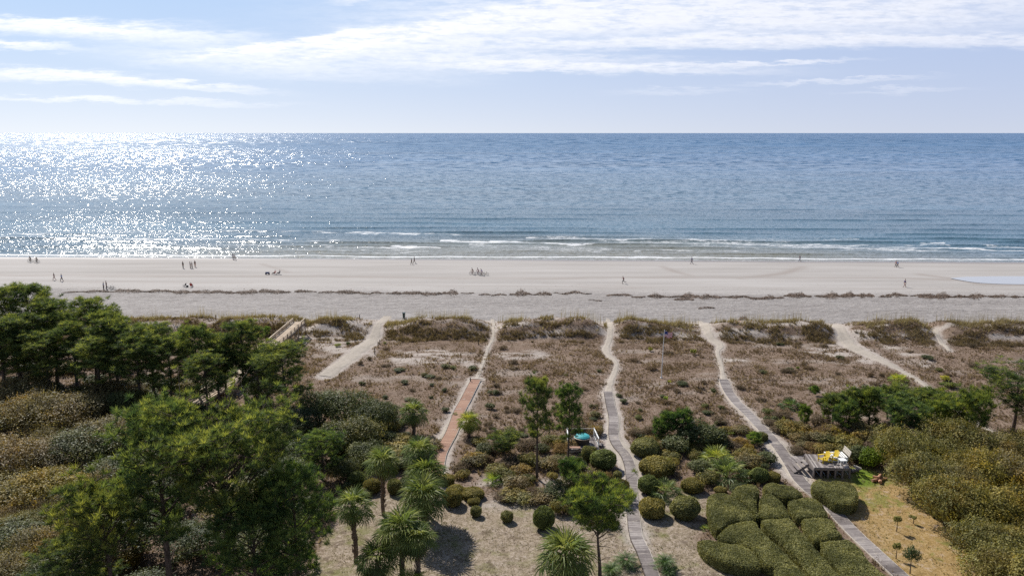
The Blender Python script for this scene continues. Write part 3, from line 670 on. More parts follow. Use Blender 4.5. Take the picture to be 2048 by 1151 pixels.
for i in range(3): OAK['b%d'%i]=dome_mesh(60+i,3.6,3.9,48,24000,.08,.05,M['leaf_brown'],jit=.6,lobe=(.16,.36))
for i in range(3): OAK['d%d'%i]=dome_mesh(70+i,3.0,4.4,28,17000,.09,.055,M['leaf_dark'],jit=.35,lobe=(.25,.45))
MED={}
for i in range(2):
    MED['o%d'%i]=dome_mesh(80+i,1.3,1.6,12,4200,.075,.05,M['leaf_olive'],jit=.3)
    MED['b%d'%i]=dome_mesh(84+i,1.3,1.5,12,4000,.075,.045,M['leaf_brown'],jit=.35)
    MED['d%d'%i]=dome_mesh(88+i,1.3,1.7,11,4500,.07,.05,M['leaf_dark'],jit=.25)
    MED['s%d'%i]=dome_mesh(92+i,1.1,1.2,10,3200,.085,.03,M['scrub'],jit=.4)
LOW={}
for i in range(3):
    LOW['d%d'%i]=dome_mesh(100+i,.6,.75,8,1200,.06,.035,M['leaf_dark'],jit=.3)
    LOW['g%d'%i]=dome_mesh(104+i,.5,.9,7,800,.08,.035,M['leaf_olive'],jit=.4)
    LOW['s%d'%i]=dome_mesh(108+i,.7,.7,8,1100,.09,.02,M['scrub'],jit=.5)
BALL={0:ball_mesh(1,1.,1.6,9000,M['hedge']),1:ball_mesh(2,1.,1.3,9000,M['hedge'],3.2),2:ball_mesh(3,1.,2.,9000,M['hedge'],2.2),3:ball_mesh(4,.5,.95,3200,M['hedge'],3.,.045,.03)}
PALM={'a':palm_mesh(1,34,1.25,-.75,1.4,nl=17),'b':palm_mesh(2,32,1.2,-.5,1.35,nl=17),'c':palm_mesh(3,42,1.45,-.8,1.4,nl=18)}
PALMETTO={'a':palm_mesh(5,22,1.15,.1,1.3,fr=.62,pet=1.0,nl=18,droop=.2),'b':palm_mesh(6,16,1.0,.2,1.3,fr=.65,pet=1.0,nl=16,droop=.2),'c':palm_mesh(7,30,1.5,.0,1.3,fr=.55,pet=1.05,nl=18,droop=.25)}
TRK={2.2:palm_trunk(2.2,.17,1),1.0:palm_trunk(1.0,.2,2),3.6:palm_trunk(3.6,.17,3),2.8:palm_trunk(2.8,.2,4)}
_i=[0]
def nrz(): _i[0]+=1; return (_i[0]*2.71)%6.28
def put(name,meshes,pn,u,v,sc,label,cat,group=None,col=None,dz=0,rz=None):
    p=P(u,v,dz-.03); return tree_obj(name,meshes,pn,p,nrz() if rz is None else rz,sc,label,cat,group,col)
def pine(u,v,vtop,key,rpx,label,group=None,col=None,lib=PINE,H=None,name='pine_tree'):
    """height from the row its top reaches, width from its half width in the photo"""
    p=P(u,v); s=ppm(p); a,b,c=ray(u,vtop); zt=H0+c*(p.y/b); hh=zt-p.z
    me=lib[key]; bz=max(v_[2] for v_ in me[0].vertices[0:0]) if False else DIM[me[1].name][1]; br=DIM[me[1].name][0]
    q=s; sc=(rpx/q/br,)*2+(hh/bz,)
    return tree_obj(name,me,('trunk','crown'),p,nrz(),sc,label,'tree' ,group,col)
DIM={}
def dims(me):
    a=np.empty(len(me.vertices)*3); me.vertices.foreach_get('co',a); a=a.reshape(-1,3)
    return (np.percentile(np.hypot(a[:,0],a[:,1]),98.5),np.percentile(a[:,2],99.6))
for lib in (PINE,SAP,OAK,MED,LOW):
    for me in lib.values(): DIM[me[1].name]=dims(me[1])
for me in list(BALL.values())+list(PALM.values())+list(PALMETTO.values()): DIM[me.name]=dims(me)
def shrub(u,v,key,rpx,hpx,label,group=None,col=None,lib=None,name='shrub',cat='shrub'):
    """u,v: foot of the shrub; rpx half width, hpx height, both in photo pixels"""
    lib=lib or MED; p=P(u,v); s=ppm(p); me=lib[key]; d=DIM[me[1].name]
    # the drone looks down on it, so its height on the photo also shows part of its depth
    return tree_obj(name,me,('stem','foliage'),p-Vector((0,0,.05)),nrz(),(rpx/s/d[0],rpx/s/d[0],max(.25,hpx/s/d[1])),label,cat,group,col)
def ball(u,v,kk,rpx,hm,label,group=None,col=None,ry=1.0):
    p=P(u,v); s=ppm(p); me=BALL[kk]; d=DIM[me.name]
    o=link('clipped_shrub',me,None,None,p-Vector((0,0,.06))); o.rotation_euler=(0,0,nrz() if ry==1 else 0); o.scale=(rpx/s/d[0],rpx/s/d[0]*ry,hm/d[1])
    if col: o.color=(*col,1)
    return tag(o,label,'clipped shrub',group)
def palm(u,v,vc,key,rpx,tk,label,group='palm trees in the garden',col=None):
    """u,v foot; vc row of the crown's middle"""
    p=P(u,v); s=ppm(p); a,b,c=ray(u,vc); hh=max(.4,H0+c*(p.y/b)-p.z); me=PALM[key]; sc=rpx/s/DIM[me.name][0]
    o=empty('palm_tree',p,nrz(),label,'palm',group)
    t=link('trunk',TRK[tk],None,o); t.scale=(1,1,hh/tk); cr=link('crown',me,None,o,(0,0,hh)); cr.scale=(sc,)*3
    if col: cr.color=(*col,1)
    df=link('dead_fronds',DEADF[key],None,o,(0,0,hh)); df.scale=(sc*.9,)*3
    return o
def palmetto(u,v,key,rpx,label,group='low palmettos in the garden',col=None):
    p=P(u,v); s=ppm(p); me=PALMETTO[key]; sc=rpx/s/DIM[me.name][0]
    o=link('palmetto',me,None,None,p); o.scale=(sc,)*3; o.rotation_euler=(0,0,nrz())
    if col: o.color=(*col,1)
    return tag(o,label,'palmetto',group)
# ---------------------------------------------------------------- ground cover, stuff
def tufts(name,pos,hgt,k,mat,r,wd=.035,spread=.6,tone=None,lean=(.32,-.12)):
    n=len(pos); V,Fs=needles(pos,np.tile([[lean[0],lean[1],1.]],(n,1)),hgt,k,r,wd,spread)
    V=V.reshape(-1,3,3); 
    t=np.repeat(r.rand(n)*.7 if tone is None else tone,k)+.3*r.rand(n*k)
    return npmesh(name,V.reshape(-1,3),Fs,t,mat)
r=np.random.RandomState(21)
def scatter(n,y0,y1):
    y=np.sqrt(r.uniform(y0**2,y1**2,n)); x=r.uniform(-1,1,n)*(y*.70+24); return x,y
BW=[]  # filled by walkways; keeps tufts off the boards
x,y=scatter(250000,44,145); Dp=samp(PD,x,y); ms=samp(Msand,x,y); ml=np.maximum(samp(Mlawn,x,y),samp(Mr,x,y))
keep=(Dp>.05)&(r.rand(len(x))>ms*.93)&(ml<.3)&(r.rand(len(x))<.15+1.5*(fbm(x/1.1,y/1.1,3)-.15)*(.4+1.1*fbm(x/8+3,y/6,3))); x=x[keep];y=y[keep]
hn=fbm(x/2.3+5,y/2.3,3); big_=fbm(x/9+31,y/7,3); hg=(.13+.8*np.clip(hn-.40,0,1))*(.55+1.0*big_)
z=G(x,y)-.03
o=link('dune_grass',tufts('dune_grass',np.stack([x,y,z],1),hg,5,M['drygrass'],r,.035,.75)); tag(o,'matted brown dune grass covering the ground between the sand paths','dune grass',kind='stuff')
x,y=scatter(36000,46,131); cl=fbm(x/4+61,y/3+2,3); keep=(samp(PD,x,y)>.7)&(cl>.54)&(r.rand(len(x))<.45)&(samp(Msand,x,y)<.35)&(samp(Mlawn,x,y)<.2)&(samp(Mr,x,y)<.2); x=x[keep];y=y[keep]; n=len(x)
o=link('grass_clumps',tufts('grass_clumps',np.stack([x,y,G(x,y)-.03],1),.32+.42*r.rand(n),13,M['drygrass'],r,.026,.5,tone=.15+.75*r.rand(n)**1.4)); tag(o,'taller straw and brown grass clumps leaning with the wind over the dune field','grass clumps',kind='stuff')
# ridge sea oats
n=17000; x=r.uniform(-124,124,n); s=np.where(r.rand(n)<.75,r.normal(137.2,1.1,n),r.uniform(132,141,n)); y=s-.033*x; Dp=samp(PD,x,y)
den=fbm(x/3+1,s/2.5,3); keep=(Dp>.1)&(den>.46+.05*(s>139)); x=x[keep];y=y[keep]; n=len(x)
o=link('sea_oats',tufts('sea_oats',np.stack([x,y,G(x,y)-.03],1),.35+.7*r.rand(n)**2,6,M['oats'],r,.028,.34)); tag(o,'straw coloured sea oats along the crest of the dune ridge','sea oats',kind='stuff')
n=2600; x=r.uniform(-124,124,n); y=r.normal(138.5,1.6,n)-.033*x; keep=(samp(PD,x,y)>.2)&(fbm(x/5+8,0*x,3)>.42); x=x[keep];y=y[keep]; n=len(x)
V,Fs=needles(np.stack([x,y,G(x,y)],1),np.tile([[0,0,1.]],(n,1)),1.5+.8*r.rand(n),2,r,.018,.10)
o=link('oat_stalks',npmesh('oat_stalks',V,Fs,r.rand(len(Fs)),M['oats'])); tag(o,'tall thin seed stalks standing up against the beach','stalks',kind='stuff')
# dark brush on the landward face of the ridge
n=22000; x=r.uniform(-124,124,n); s=128.2+7.2*r.rand(n)**1.1; y=s-.033*x; keep=(samp(PD,x,y)>.3+1.5*r.rand(n)*fbm(x,s,2))&(fbm(x/3.0+30,s/1.6+3,4)+.10*(r.rand(n)-.5)>.468+.03*np.abs(s-131.5)); x=x[keep];y=y[keep]; n=len(x)
o=link('ridge_brush',tufts('ridge_brush',np.stack([x,y,G(x,y)-.03],1),.35+.5*r.rand(n),9,M['scrub'],r,.035,.95)); tag(o,'dark brown brush on the shaded landward face of the dune ridge','brush',kind='stuff')
# lawn grass
x,y=scatter(115000,46,88); ml=np.maximum(samp(Mlawn,x,y)*.6,samp(Mr,x,y)*.8); keep=(r.rand(len(x))<ml*1.2*np.clip(fbm(x/2,y/2,3)-.25,0,1)*1.8)&(samp(PD,x,y)>0); x=x[keep];y=y[keep]; n=len(x)
o=link('lawn_grass',tufts('lawn_grass',np.stack([x,y,G(x,y)-.02],1),.05+.08*r.rand(n),5,M['lawn'],r,.022,.9)); tag(o,'thin patchy lawn grass on the sandy garden ground','grass',kind='stuff')
x,y=scatter(78000,46,92); ml=np.maximum(samp(Mlawn,x,y),samp(Mr,x,y)); keep=(r.rand(len(x))<ml*1.6*np.clip(fbm(x/1.6+4,y/1.6,4)-.36,0,1)*2.2); x=x[keep];y=y[keep]; n=len(x)
V,Fs,T=leaves(np.stack([x,y,G(x,y)+.02+.02*r.rand(n)],1),np.tile([[0,0,1.]],(n,1)),.05,.03,r,r.rand(n),.5); o=link('leaf_litter',npmesh('leaf_litter',V,Fs,T,M['scrub'])); tag(o,'brown leaf litter scattered over the garden lawns','leaf litter',kind='stuff')
# seaweed wrack on the beach
V=[];Fs=[]; ps=[];hs=[]
for u0,u1,v,wd in [(128,215,584,2),(215,300,583,2.5),(300,345,584,3),(345,400,584,4),(395,425,587,2.5),(425,470,585,3.5),(470,512,585,4.5),(520,578,585,4),(592,630,584,3),(640,668,586,2),(675,722,586,4),(722,740,588,2),(745,765,586,2),
 (775,800,587,4),(808,846,586,4),(846,882,588,3.5),(888,913,587,5),(925,945,586,2),(960,978,589,2.2),(985,1010,591,2),(1022,1062,589,5),(1070,1100,590,3),(1110,1180,587,2),(1216,1262,591,2.5),(1266,1288,594,2.5),(1298,1336,593,4),(1342,1396,592,5),(1352,1384,599,2.5),(1402,1440,596,3.5),(1446,1500,595,2.5),(1500,1565,596,3),(1570,1620,592,5),(1632,1650,592,2),(1650,1745,592,6),(1760,1780,594,2.5),(1776,1812,590,4),(1824,1842,590,2),(1840,1900,592,5),(1900,1980,593,4),(1980,2100,594,3),
 (1400,1425,619,1.5),(1180,1200,601,1),(1480,1492,642,3)]:
    n=int((u1-u0)*wd*5); uu=r.uniform(u0-3,u1+3,n); nb=fbm(uu/16.,0*uu+v,3); bow=np.clip(np.sin((uu-u0+3)/(u1-u0+6)*PI),0,1)**.5*(.15+1.5*np.clip(nb-.2,0,1)); vv=v+wd*.3-(fbm(uu/24.+9,0*uu+3,2)-.5)*5-wd*.6*bow+r.normal(size=n)*wd*.85*bow
    H_=.05+.16*bow
    Yc=np.array([P((u0+u1)/2,v+wd*.5)[1]]); s_=None
    dd=((575.5-vv)/F); Yy=(0.45-H0)/(-sp+dd*cp)*(cp+dd*sp); Xx=(uu-1024)/F*(Yy*cp+(H0-.45)*sp)
    ps.append(np.stack([Xx,Yy,G(Xx,Yy)+r.rand(n)*H_],1))
ps=np.concatenate(ps); V,Fs,T=leaves(ps,np.tile([[0,0,1.]],(len(ps),1)),.26,.06,r,r.rand(len(ps)),.5)
m=leafmat('seaweed',(.07,.046,.034),(.15,.105,.08),(.27,.20,.16),.1,.7,.2); tag(link('seaweed_wrack',npmesh('seaweed_wrack',V,Fs,T,m)),'broken line of dark brown seaweed lying along the beach','seaweed',kind='stuff')
n=9000; uu=r.uniform(0,2048,n); 
y=r.normal(172,9,n); x=r.uniform(-130,130,n); k_=(fbm(x/6,y/2,4)>.56); x=x[k_];y=y[k_]-.033*x; n=len(x)
V,Fs,T=leaves(np.stack([x,y,G(x,y)+.02],1),np.tile([[0,0,1.]],(n,1)),.12,.03,r,r.rand(n),.3); tag(link('beach_debris',npmesh('beach_debris',V,Fs,T,m)),'thin scraps of dried weed scattered over the upper beach','seaweed',kind='stuff')
# ---------------------------------------------------------------- boardwalks on the ground
def line3(pxs,step=.3):
    pts,_=smooth_line([P(*q) for q in pxs],[0]*len(pxs),step); return pts
def resample(pts,st):
    out=[pts[0].copy()]; acc=0; 
    for a,b in zip(pts[:-1],pts[1:]):
        L=(b-a).length; d=st-acc
        while d<=L: out.append(a.lerp(b,d/L)); d+=st
        acc=(acc+L)%st if L>0 else acc
    return out
def zsm(x,y): # height of a board resting on the ground there
    return max(Gs(x+a,y+b) for a in(-.5,0,.5) for b in(-.5,0,.5))
def boardwalk(pxs,wd,plank,h,mat,label,edge,seed,endboard=None,jog=.03):
    rr=random.Random(seed); root=empty('boardwalk',P(*pxs[-2]),0,label,'boardwalk'); off=root.location
    pts=resample(line3(pxs),plank); 
    zs=[zsm(p.x,p.y)+h for p in pts]; zs=[sum(zs[max(0,i-8):i+9])/len(zs[max(0,i-8):i+9]) for i in range(len(zs))]
    mb=MB(); e=MB(); L=[[],[]]
    patch=.5
    for i,p in enumerate(pts):
        d=(pts[min(i+2,len(pts)-1)]-pts[max(i-2,0)]).normalized(); ang=math.atan2(d.y,d.x)
        if rr.random()<.10: patch=rr.uniform(.2,.85)
        w2=wd*(1+rr.uniform(-jog,jog))
        mb.box((p.x-off.x,p.y-off.y,zs[i]-off.z+rr.uniform(-.006,.006)),(plank*.93,w2,.045),ang+rr.uniform(-.01,.01),patch*.6+.4*rr.random())
        if i%6==0:
            n=Vector((d.y,-d.x,0))
            for s,sg in ((0,-1),(1,1)): q=p+n*sg*(wd/2+.03); L[s].append(Vector((q.x-off.x,q.y-off.y,zs[i]-off.z-.06)))
    mb.build('deck',mat,root)
    for s in (0,1):
        em=MB()
        for a,b in zip(L[s][:-1],L[s][1:]): em.bar(a,b,.05,.18 if s else .13,rr.uniform(.3,.8))
        em.build('edge_board',edge[s],root)
    if endboard:
        p=pts[0]; d=(pts[3]-pts[0]).normalized(); n=Vector((d.y,-d.x,0)); b=MB(); c=p-d*.25-off; 
        b.bar(Vector((c.x,c.y,zs[0]-off.z+.05))-n*wd*.75,Vector((c.x,c.y,zs[0]-off.z+.05))+n*wd*.75,.28,.08,.7); b.build('end_board',M['sandboard'],root)
    return pts,zs
bw1=boardwalk([(952,761),(936.4,790.8),(919,823.6),(904,864),(891,888),(881,908),(876,930),(873,945)],1.32,.16,.12,M['redwood'],'straight red painted boardwalk running through the brown dune grass',(M['sandboard'],M['darkwood']),1,True)
bw2=boardwalk([(1216,785),(1220.6,809),(1227,838.5),(1227,871),(1235,891.7),(1250,909.4),(1259,930),(1263.4,956.7),(1262.5,986),(1266,1025),(1272,1072.5),(1286,1103),(1298.7,1136.7),(1310,1170),(1345,1290)],1.08,.15,.12,M['greywood'],'winding grey boardwalk in the centre past the round clipped shrubs',(M['sandboard'],M['darkwood']),2)
bw3=boardwalk([(1447,760),(1455,781),(1474,807),(1498,830),(1526.6,860.5),(1552,889),(1572.5,917.5),(1590,946),(1600,962),(1625,986),(1655.5,1010),(1689,1047.5),(1719.6,1078),(1750,1106),(1789,1142),(1830,1180),(1920,1280)],1.25,.19,.12,M['greywood'],'long diagonal grey boardwalk beside the leaf shaped hedges and the timber deck',(M['sandboard'],M['sandboard']),3,False,.06)
# step pads beside the diagonal boardwalk
def pad(u,v,w_,d_,rz,label,h=.12,mat='greywood'):
    p=P(u,v,h); b=MB(); n=max(2,int(w_/.15))
    for i in range(n): b.box((-w_/2+(i+.5)*w_/n,0,0),(w_/n*.92,d_,.05),0,random.random())
    o=b.build('timber_step',M[mat],None,p); o.rotation_euler=(0,0,rz); return tag(o,label,'step')
pad(1643,989,1.5,.8,R(-40),'pale timber step beside the diagonal boardwalk at the foot of the deck hedge')
# ---------------------------------------------------------------- raised timber walkways on the left
def raised(pts,wd,zoff,label,name='walkway',rail=.55,seed=0,flat=None):
    rr=random.Random(seed); o0=pts[0]; root=empty(name,(o0[0],o0[1],Gs(o0[0],o0[1])),0,label,'walkway'); off=root.location
    P3=[Vector(p) for p in pts]; path=[];
    for a,b in zip(P3[:-1],P3[1:]):
        n=max(1,int((b-a).length/.16)); path+=[a.lerp(b,i/n) for i in range(n)]
    path.append(P3[-1]); dk=MB(); st=MB()
    for i,p in enumerate(path):
        d=(path[min(i+2,len(path)-1)]-path[max(0,i-2)]); d.z=0; d.normalize(); dk.box(p-off,(.15,wd,.05),math.atan2(d.y,d.x),rr.random())
    dk.build('deck',M['tanwood'],root)
    rails={-1:MB(),1:MB()}; prev={-1:None,1:None}
    for i in range(0,len(path),12):
        p=path[i]; d=(path[min(i+2,len(path)-1)]-path[max(0,i-2)]); d.z=0; d.normalize(); n=Vector((d.y,-d.x,0)); ps_={}
        for s in(-1,1):
            q=p+n*s*(wd/2+.06); g=Gs(q.x,q.y); b=MB(); b.bar(Vector((q.x,q.y,g-.5))-off,Vector((q.x,q.y,p.z+rail+.04))-off,.14,.14,rr.random()); b.build('post',M['tanwood'],root); ps_[s]=(q,g)
            if prev[s] is not None:
                a=prev[s]
                rails[s].bar(a+Vector((0,0,rail+.06))-off,q+Vector((0,0,rail+.06))-off,.16,.06,rr.random())
                rails[s].bar(a+Vector((0,0,rail*.5))-off,q+Vector((0,0,rail*.5))-off,.04,.12,rr.random())
                st.bar(a+Vector((0,0,-.16))-off,q+Vector((0,0,-.16))-off,.06,.24,rr.random())
            prev[s]=q.copy(); prev[s].z=p.z
        a,b_=ps_[-1][0],ps_[1][0]; st.bar(Vector((a.x,a.y,p.z-.30))-off,Vector((b_.x,b_.y,p.z-.30))-off,.08,.2,.3)
        if (p.z-max(ps_[1][1],ps_[-1][1]))>.9: st.bar(Vector((a.x,a.y,p.z-.4))-off,Vector((b_.x,b_.y,ps_[1][1]+.15))-off,.05,.12,.3)
    for s in(-1,1): rails[s].build('railing',M['tanwood'],root)
    st.build('beam',M['tanwood'],root); return root
def rp(u,v,z): return tuple(at(u,v,z))
raised([rp(598,643,4.0),rp(552,683,3.7),rp(505,722,3.3),rp(455,765,3.0),rp(385,808,2.8),rp(320,850,2.6)],1.9,0,'long raised timber walkway with low railings crossing the dune behind the pines',seed=4)
raised([rp(-90,735,3.2),rp(20,712,3.2),rp(85,702,3.2),rp(150,695,3.0)],2.6,0,'pale raised walkway glimpsed between pine trunks at the left edge',seed=5)
# ---------------------------------------------------------------- timber deck with chairs
zt=2.65
c0,c1,c2,c3=at(1610,907,zt),at(1688,910,zt),at(1700,935.5,zt),at(1628.6,934,zt)
root=empty('timber_deck',P(1628,952),0,'weathered raised timber deck carrying yellow chairs, beside the diagonal boardwalk','deck'); off=root.location
dk=MB(); n=26
for i in range(n):
    t0,t1=(i+.04)/n,(i+.96)/n; a=c0.lerp(c1,t0);b=c0.lerp(c1,t1);c=c3.lerp(c2,t1);d=c3.lerp(c2,t0)
    V=[p-off for p in (a,b,c,d)]+[p-off-Vector((0,0,.05)) for p in (a,b,c,d)]; dk.add(V,[(0,3,2,1),(4,5,6,7),(0,1,5,4),(1,2,6,5),(2,3,7,6),(3,0,4,7)],random.Random(i).random())
dk.build('deck_boards',M['greywood'],root)
fr=MB()
for a,b in((c0,c1),(c1,c2),(c2,c3),(c3,c0)): fr.bar(a-off-Vector((0,0,.17)),b-off-Vector((0,0,.17)),.07,.22,.5)
for i in range(1,5): a=c0.lerp(c1,i/5); b=c3.lerp(c2,i/5); fr.bar(a-off-Vector((0,0,.17)),b-off-Vector((0,0,.17)),.06,.2,.4)
fr.build('frame',M['greywood'],root)
for i in range(6):
    for (a,b) in ((c3,c2),(c0,c1)):
        p=a.lerp(b,(i+.0)/5); b_=MB(); g=Gs(p.x,p.y); b_.bar(Vector((p.x,p.y,g-.3))-off,Vector((p.x,p.y,zt-.1))-off,.16,.16,.4); b_.build('post',M['greywood'],root)
sdn=MB() # boarded left side
for i in range(5):
    z=zt-.2-i*.19; sdn.bar(Vector((c0.x-.02,c0.y,z))-off,Vector((c3.x-.02,c3.y,z))-off,.04,.15,random.random())
sdn.build('side_boards',M['greywood'],root)
# low landing and steps on its left
sroot=empty('deck_steps',P(1606,940),0,'short timber steps with sawtooth side leading up to the deck','steps'); so_=sroot.location
a=at(1600,921,2.0)
for i in range(4):
    b=MB(); z=1.75+.28*i; x0=c3.x-1.55+.36*i; b.box(Vector((x0,(c0.y+c3.y)/2+.1,z))-so_,(.38,2.1,.05),0,.6); b.build('tread',M['greywood'],sroot)
b=MB()
for yy in ((c0.y+c3.y)/2-.93,): b.bar(Vector((c3.x-1.7,yy,1.55))-so_,Vector((c3.x-.25,yy,2.6))-so_,.05,.25,.3)
b.build('stringer',M['greywood'],sroot)
pad(1595,919,1.9,1.5,R(10),'low weathered landing between the diagonal boardwalk and the deck steps',.12)
# built in bench
br_=empty('bench',at(1679,913,zt),0,'pale slatted bench with a tall side back on the far right corner of the deck','bench')
w_,d_=2.0,1.5
bx=c1.x-1.25-br_.location.x; by=c1.y-.85-br_.location.y
se=MB()
for i in range(8): se.box((bx-w_/2+(i+.5)*w_/8,by,.45),(w_/8*.6,d_,.05),0,.9)
se.build('seat',M['white'],br_)
b=MB()
for i in range(3): b.box((bx+w_/2+.1+.06*i,by,.62+.2*i),(.05,d_+.2,.17),0,.6)
b.build('backrest',M['sandboard'],br_)
b=MB(); b.box((bx,by-d_/2+.03,.22),(w_,.05,.42),0,.9); b.build('front_panel',M['white'],br_)
for a_ in(-1,1):
    for e_ in(-1,1): b=MB(); b.box((bx+a_*(w_/2-.06),by+e_*(d_/2-.1),.2),(.08,.08,.42),0,.5); b.build('leg',M['sandboard'],br_)
# adirondack chairs
def chair_meshes():
    o={}
    b=MB()
    for i in range(5): b.bar((-.26,-.25+.0+i*.13-.01,.38-.0),(-.26+.52,-.25+i*.13,.38),.05,.02)
    # seat slats slope down to the back (x = forward)
    b=MB()
    for i in range(6): x=.32-.11*i; b.box((x,0,.36-.025*i),(.095,.56,.022),0,.5)
    o['seat']=b.mesh('seat',M['yellow'])
    b=MB()
    for i in range(6):
        y=-.25+.1*i; h=.78-abs(i-2.5)*.05; b.bar((-.26,y*.9,.22),(-.26-.36*h/.78,y*1.12,.22+h),.085,.022)
    b.bar((-.36,-.3,.42),(-.36,.3,.42),.03,.07); o['backrest']=b.mesh('backrest',M['yellow'])
    for s in(-1,1):
        b=MB(); b.bar((-.42,s*.34,.60),(.36,s*.34,.62),.14,.025); b.build if 0 else None; o['armrest%d'%s]=b.mesh('armrest',M['yellow'])
        b=MB(); b.bar((.28,s*.31,0),(.28,s*.31,.6),.09,.03); b.bar((-.62,s*.29,.02),(.34,s*.29,.33),.025,.12); o['leg%d'%s]=b.mesh('leg',M['yellow'])
    return o
CH=chair_meshes()
for (u,v,rz,lab) in ((1646,923,200,'yellow slatted garden chair on the deck, nearer the boardwalk'),(1664,921,200,'yellow slatted garden chair on the deck, next to the white table')):
    p=at(u,v,zt+.005); o=empty('garden_chair',p,R(rz),lab,'chair','yellow chairs on the timber deck'); o.scale=(1.12,)*3
    for kx,me in CH.items(): link(me.name,me,None,o)
o=empty('side_table',at(1684,929.5,zt),R(5),'small square white side table on the deck in front of the bench','table')
b=MB()
for i in range(5): b.box((-.28+.14*i,0,.62),(.12,.7,.03),0,.8)
b.build('table_top',M['white'],o)
for a_ in(-1,1):
    for e_ in(-1,1): b=MB(); b.box((a_*.28,e_*.28,.3),(.06,.06,.61),0,.5); b.build('leg',M['white'],o)
# narrow pale blue strips, straight and curved, leaning under the deck
for i,(u,v,ln,cv) in enumerate(((1633,948,1.0,0),(1644,948,1.25,0),(1656,949,1.35,0),(1668,947,1.0,.1),(1679,947,1.1,-.35),(1692,947,.8,0))):
    p=at(u,v,1.62); b=MB(); pts=[]
    for j in range(7): t=j/6; pts.append(Vector((-.30+.6*t+cv*math.sin(PI*t),0,(1-t)*ln*.75+.04)))
    for j in range(6): b.bar(pts[j],pts[j+1],.05,.09,.5,Vector((0,1,0)))
    o=b.build('pale_strip',M['paleblue'],None,Vector((p.x,c3.y+.5,Gs(p.x,c3.y)))); tag(o,['short pale strip leaning under the deck at its left end','second pale strip from the left leaning under the deck','longest pale strip leaning under the deck, third from left','slightly curved pale strip under the middle of the deck','hook shaped curved pale strip under the deck','short pale strip under the right end of the deck'][i],'board','pale strips under the deck')
# logs by the deck
def log(u,v,rz,ln,rr_,lab,tilt=0,dz=0,mat='log'):
    b=MB(); b.tube([(-ln/2,0,0),(0,0,.01),(ln/2,0,0)],[rr_,rr_*1.04,rr_*.95],9); o=b.build('log',M[mat],None,P(u,v,rr_+dz)); o.rotation_euler=(0,tilt,rz); return tag(o,lab,'log','cut logs at the edge of the lawn')
log(1752,962,.3,1.0,.16,'reddish cut log at the left of the heap by the lawn'); log(1760,964,1.2,.8,.18,'thick cut log end in front of the log heap'); log(1757,957,-.5,1.1,.14,'cut log lying behind the heap by the lawn'); log(1765,960,.1,.9,.15,'dark cut log at the right of the heap')
log(1758,960,.9,.9,.14,'cut log resting on top of the heap',0,.3)
b=MB(); b.bar((0,0,.06),(1.7,-1.9,.05),.07,.06); tag(b.build('garden_pole',plain('lime paint',(.5,.6,.05)),None,P(1712,945)),'lime green pole lying on the grass at the right end of the deck','pole')
log(1709,944,.4,1.0,.2,'grey driftwood log against the right end of the deck',0,0,'greywood'); log(1714,941,-.6,.8,.14,'pale driftwood piece on the driftwood log by the deck',.2,.25,'sandboard')
# ---------------------------------------------------------------- small deck with turquoise dome
zd=1.95
e0,e1,e2,e3=at(1134,873,zd),at(1188,873,zd),at(1197,893,zd),at(1137,899,zd)
root=empty('small_deck',P(1160,893),0,'small low timber deck with white corner posts, between the two pines and the winding boardwalk','deck'); off=root.location
dk=MB()
for i in range(20):
    t0,t1=(i+.04)/20,(i+.96)/20; q=[e0.lerp(e1,t0),e0.lerp(e1,t1),e3.lerp(e2,t1),e3.lerp(e2,t0)]; V=[p-off for p in q]+[p-off-Vector((0,0,.05)) for p in q]; dk.add(V,[(0,3,2,1),(4,5,6,7),(0,1,5,4),(1,2,6,5),(2,3,7,6),(3,0,4,7)],random.Random(i).random())
dk.build('deck_boards',M['greywood'],root)
b=MB()
for a,c in((e0,e1),(e1,e2),(e2,e3),(e3,e0)): b.bar(a-off-Vector((0,0,.2)),c-off-Vector((0,0,.2)),.06,.28,.5)
b.build('frame',M['sandboard'],root)
for p,hh in((e0,1.1),(e1,1.1),(e2,1.0),(e0.lerp(e3,.55),.95),(e1.lerp(e2,.5),1.05)): b=MB(); b.bar(p-off-Vector((0,0,.5)),p-off+Vector((0,0,hh)),.11,.11,.8); b.build('post',M['white'],root)
for a,c,mm in((e0,e1,'greywood'),(e1,e2,'white'),(e0,e0.lerp(e3,.55),'white')):
    b=MB(); up=Vector((0,0,1)); b.bar(a-off+up*1.0,c-off+up*1.0,.11,.05,.8); b.bar(a-off+up*.15,c-off+up*.15,.04,.07,.4); L=(c-a).length
    for i in range(1,int(L/.16)):
        if mm!='white': q=a.lerp(c,i/int(L/.16)); b.bar(q-off+up*.15,q-off+up*1.0,.03,.03,.3)
    b.build('railing',M[mm],root)
o=empty('covered_tub',at(1165,889,zd)+Vector((0,.55,0)),0,'round dark tub with domed turquoise cover and cream rim on the small deck','tub')
b=MB(); b.lathe([(.78,0),(.84,.3),(.86,.62),(.84,.66)],n=24); b.build('tub_body',M['darkwood'],o)
b=MB(); b.lathe([(.87,.64),(.93,.66),(.93,.73),(.86,.75)],n=24); b.build('rim',M['cream'],o)
b=MB(); b.lathe([(.88,.745),(.82,.86),(.62,.98),(.35,1.05),(.02,1.07)],n=24); b.build('cover',M['turq'],o,smooth=False)
o=empty('low_bench',at(1149,899,1.9),R(-4),'low reddish bench with cream end panel at the front of the small deck','bench')
b=MB(); b.box((0,0,.30),(1.25,.5,.06)); b.build('seat',M['redwood'],o); b=MB(); b.box((-.66,0,.15),(.06,.55,.5)); b.build('end_panel',M['cream'],o)
for s in(-1,1): b=MB(); b.box((s*.5,0,.12),(.08,.4,.3)); b.build('leg',M['darkwood'],o)
pad(1196,890,1.3,.7,R(-35),'grey timber ramp from the small deck to the winding boardwalk',.2)
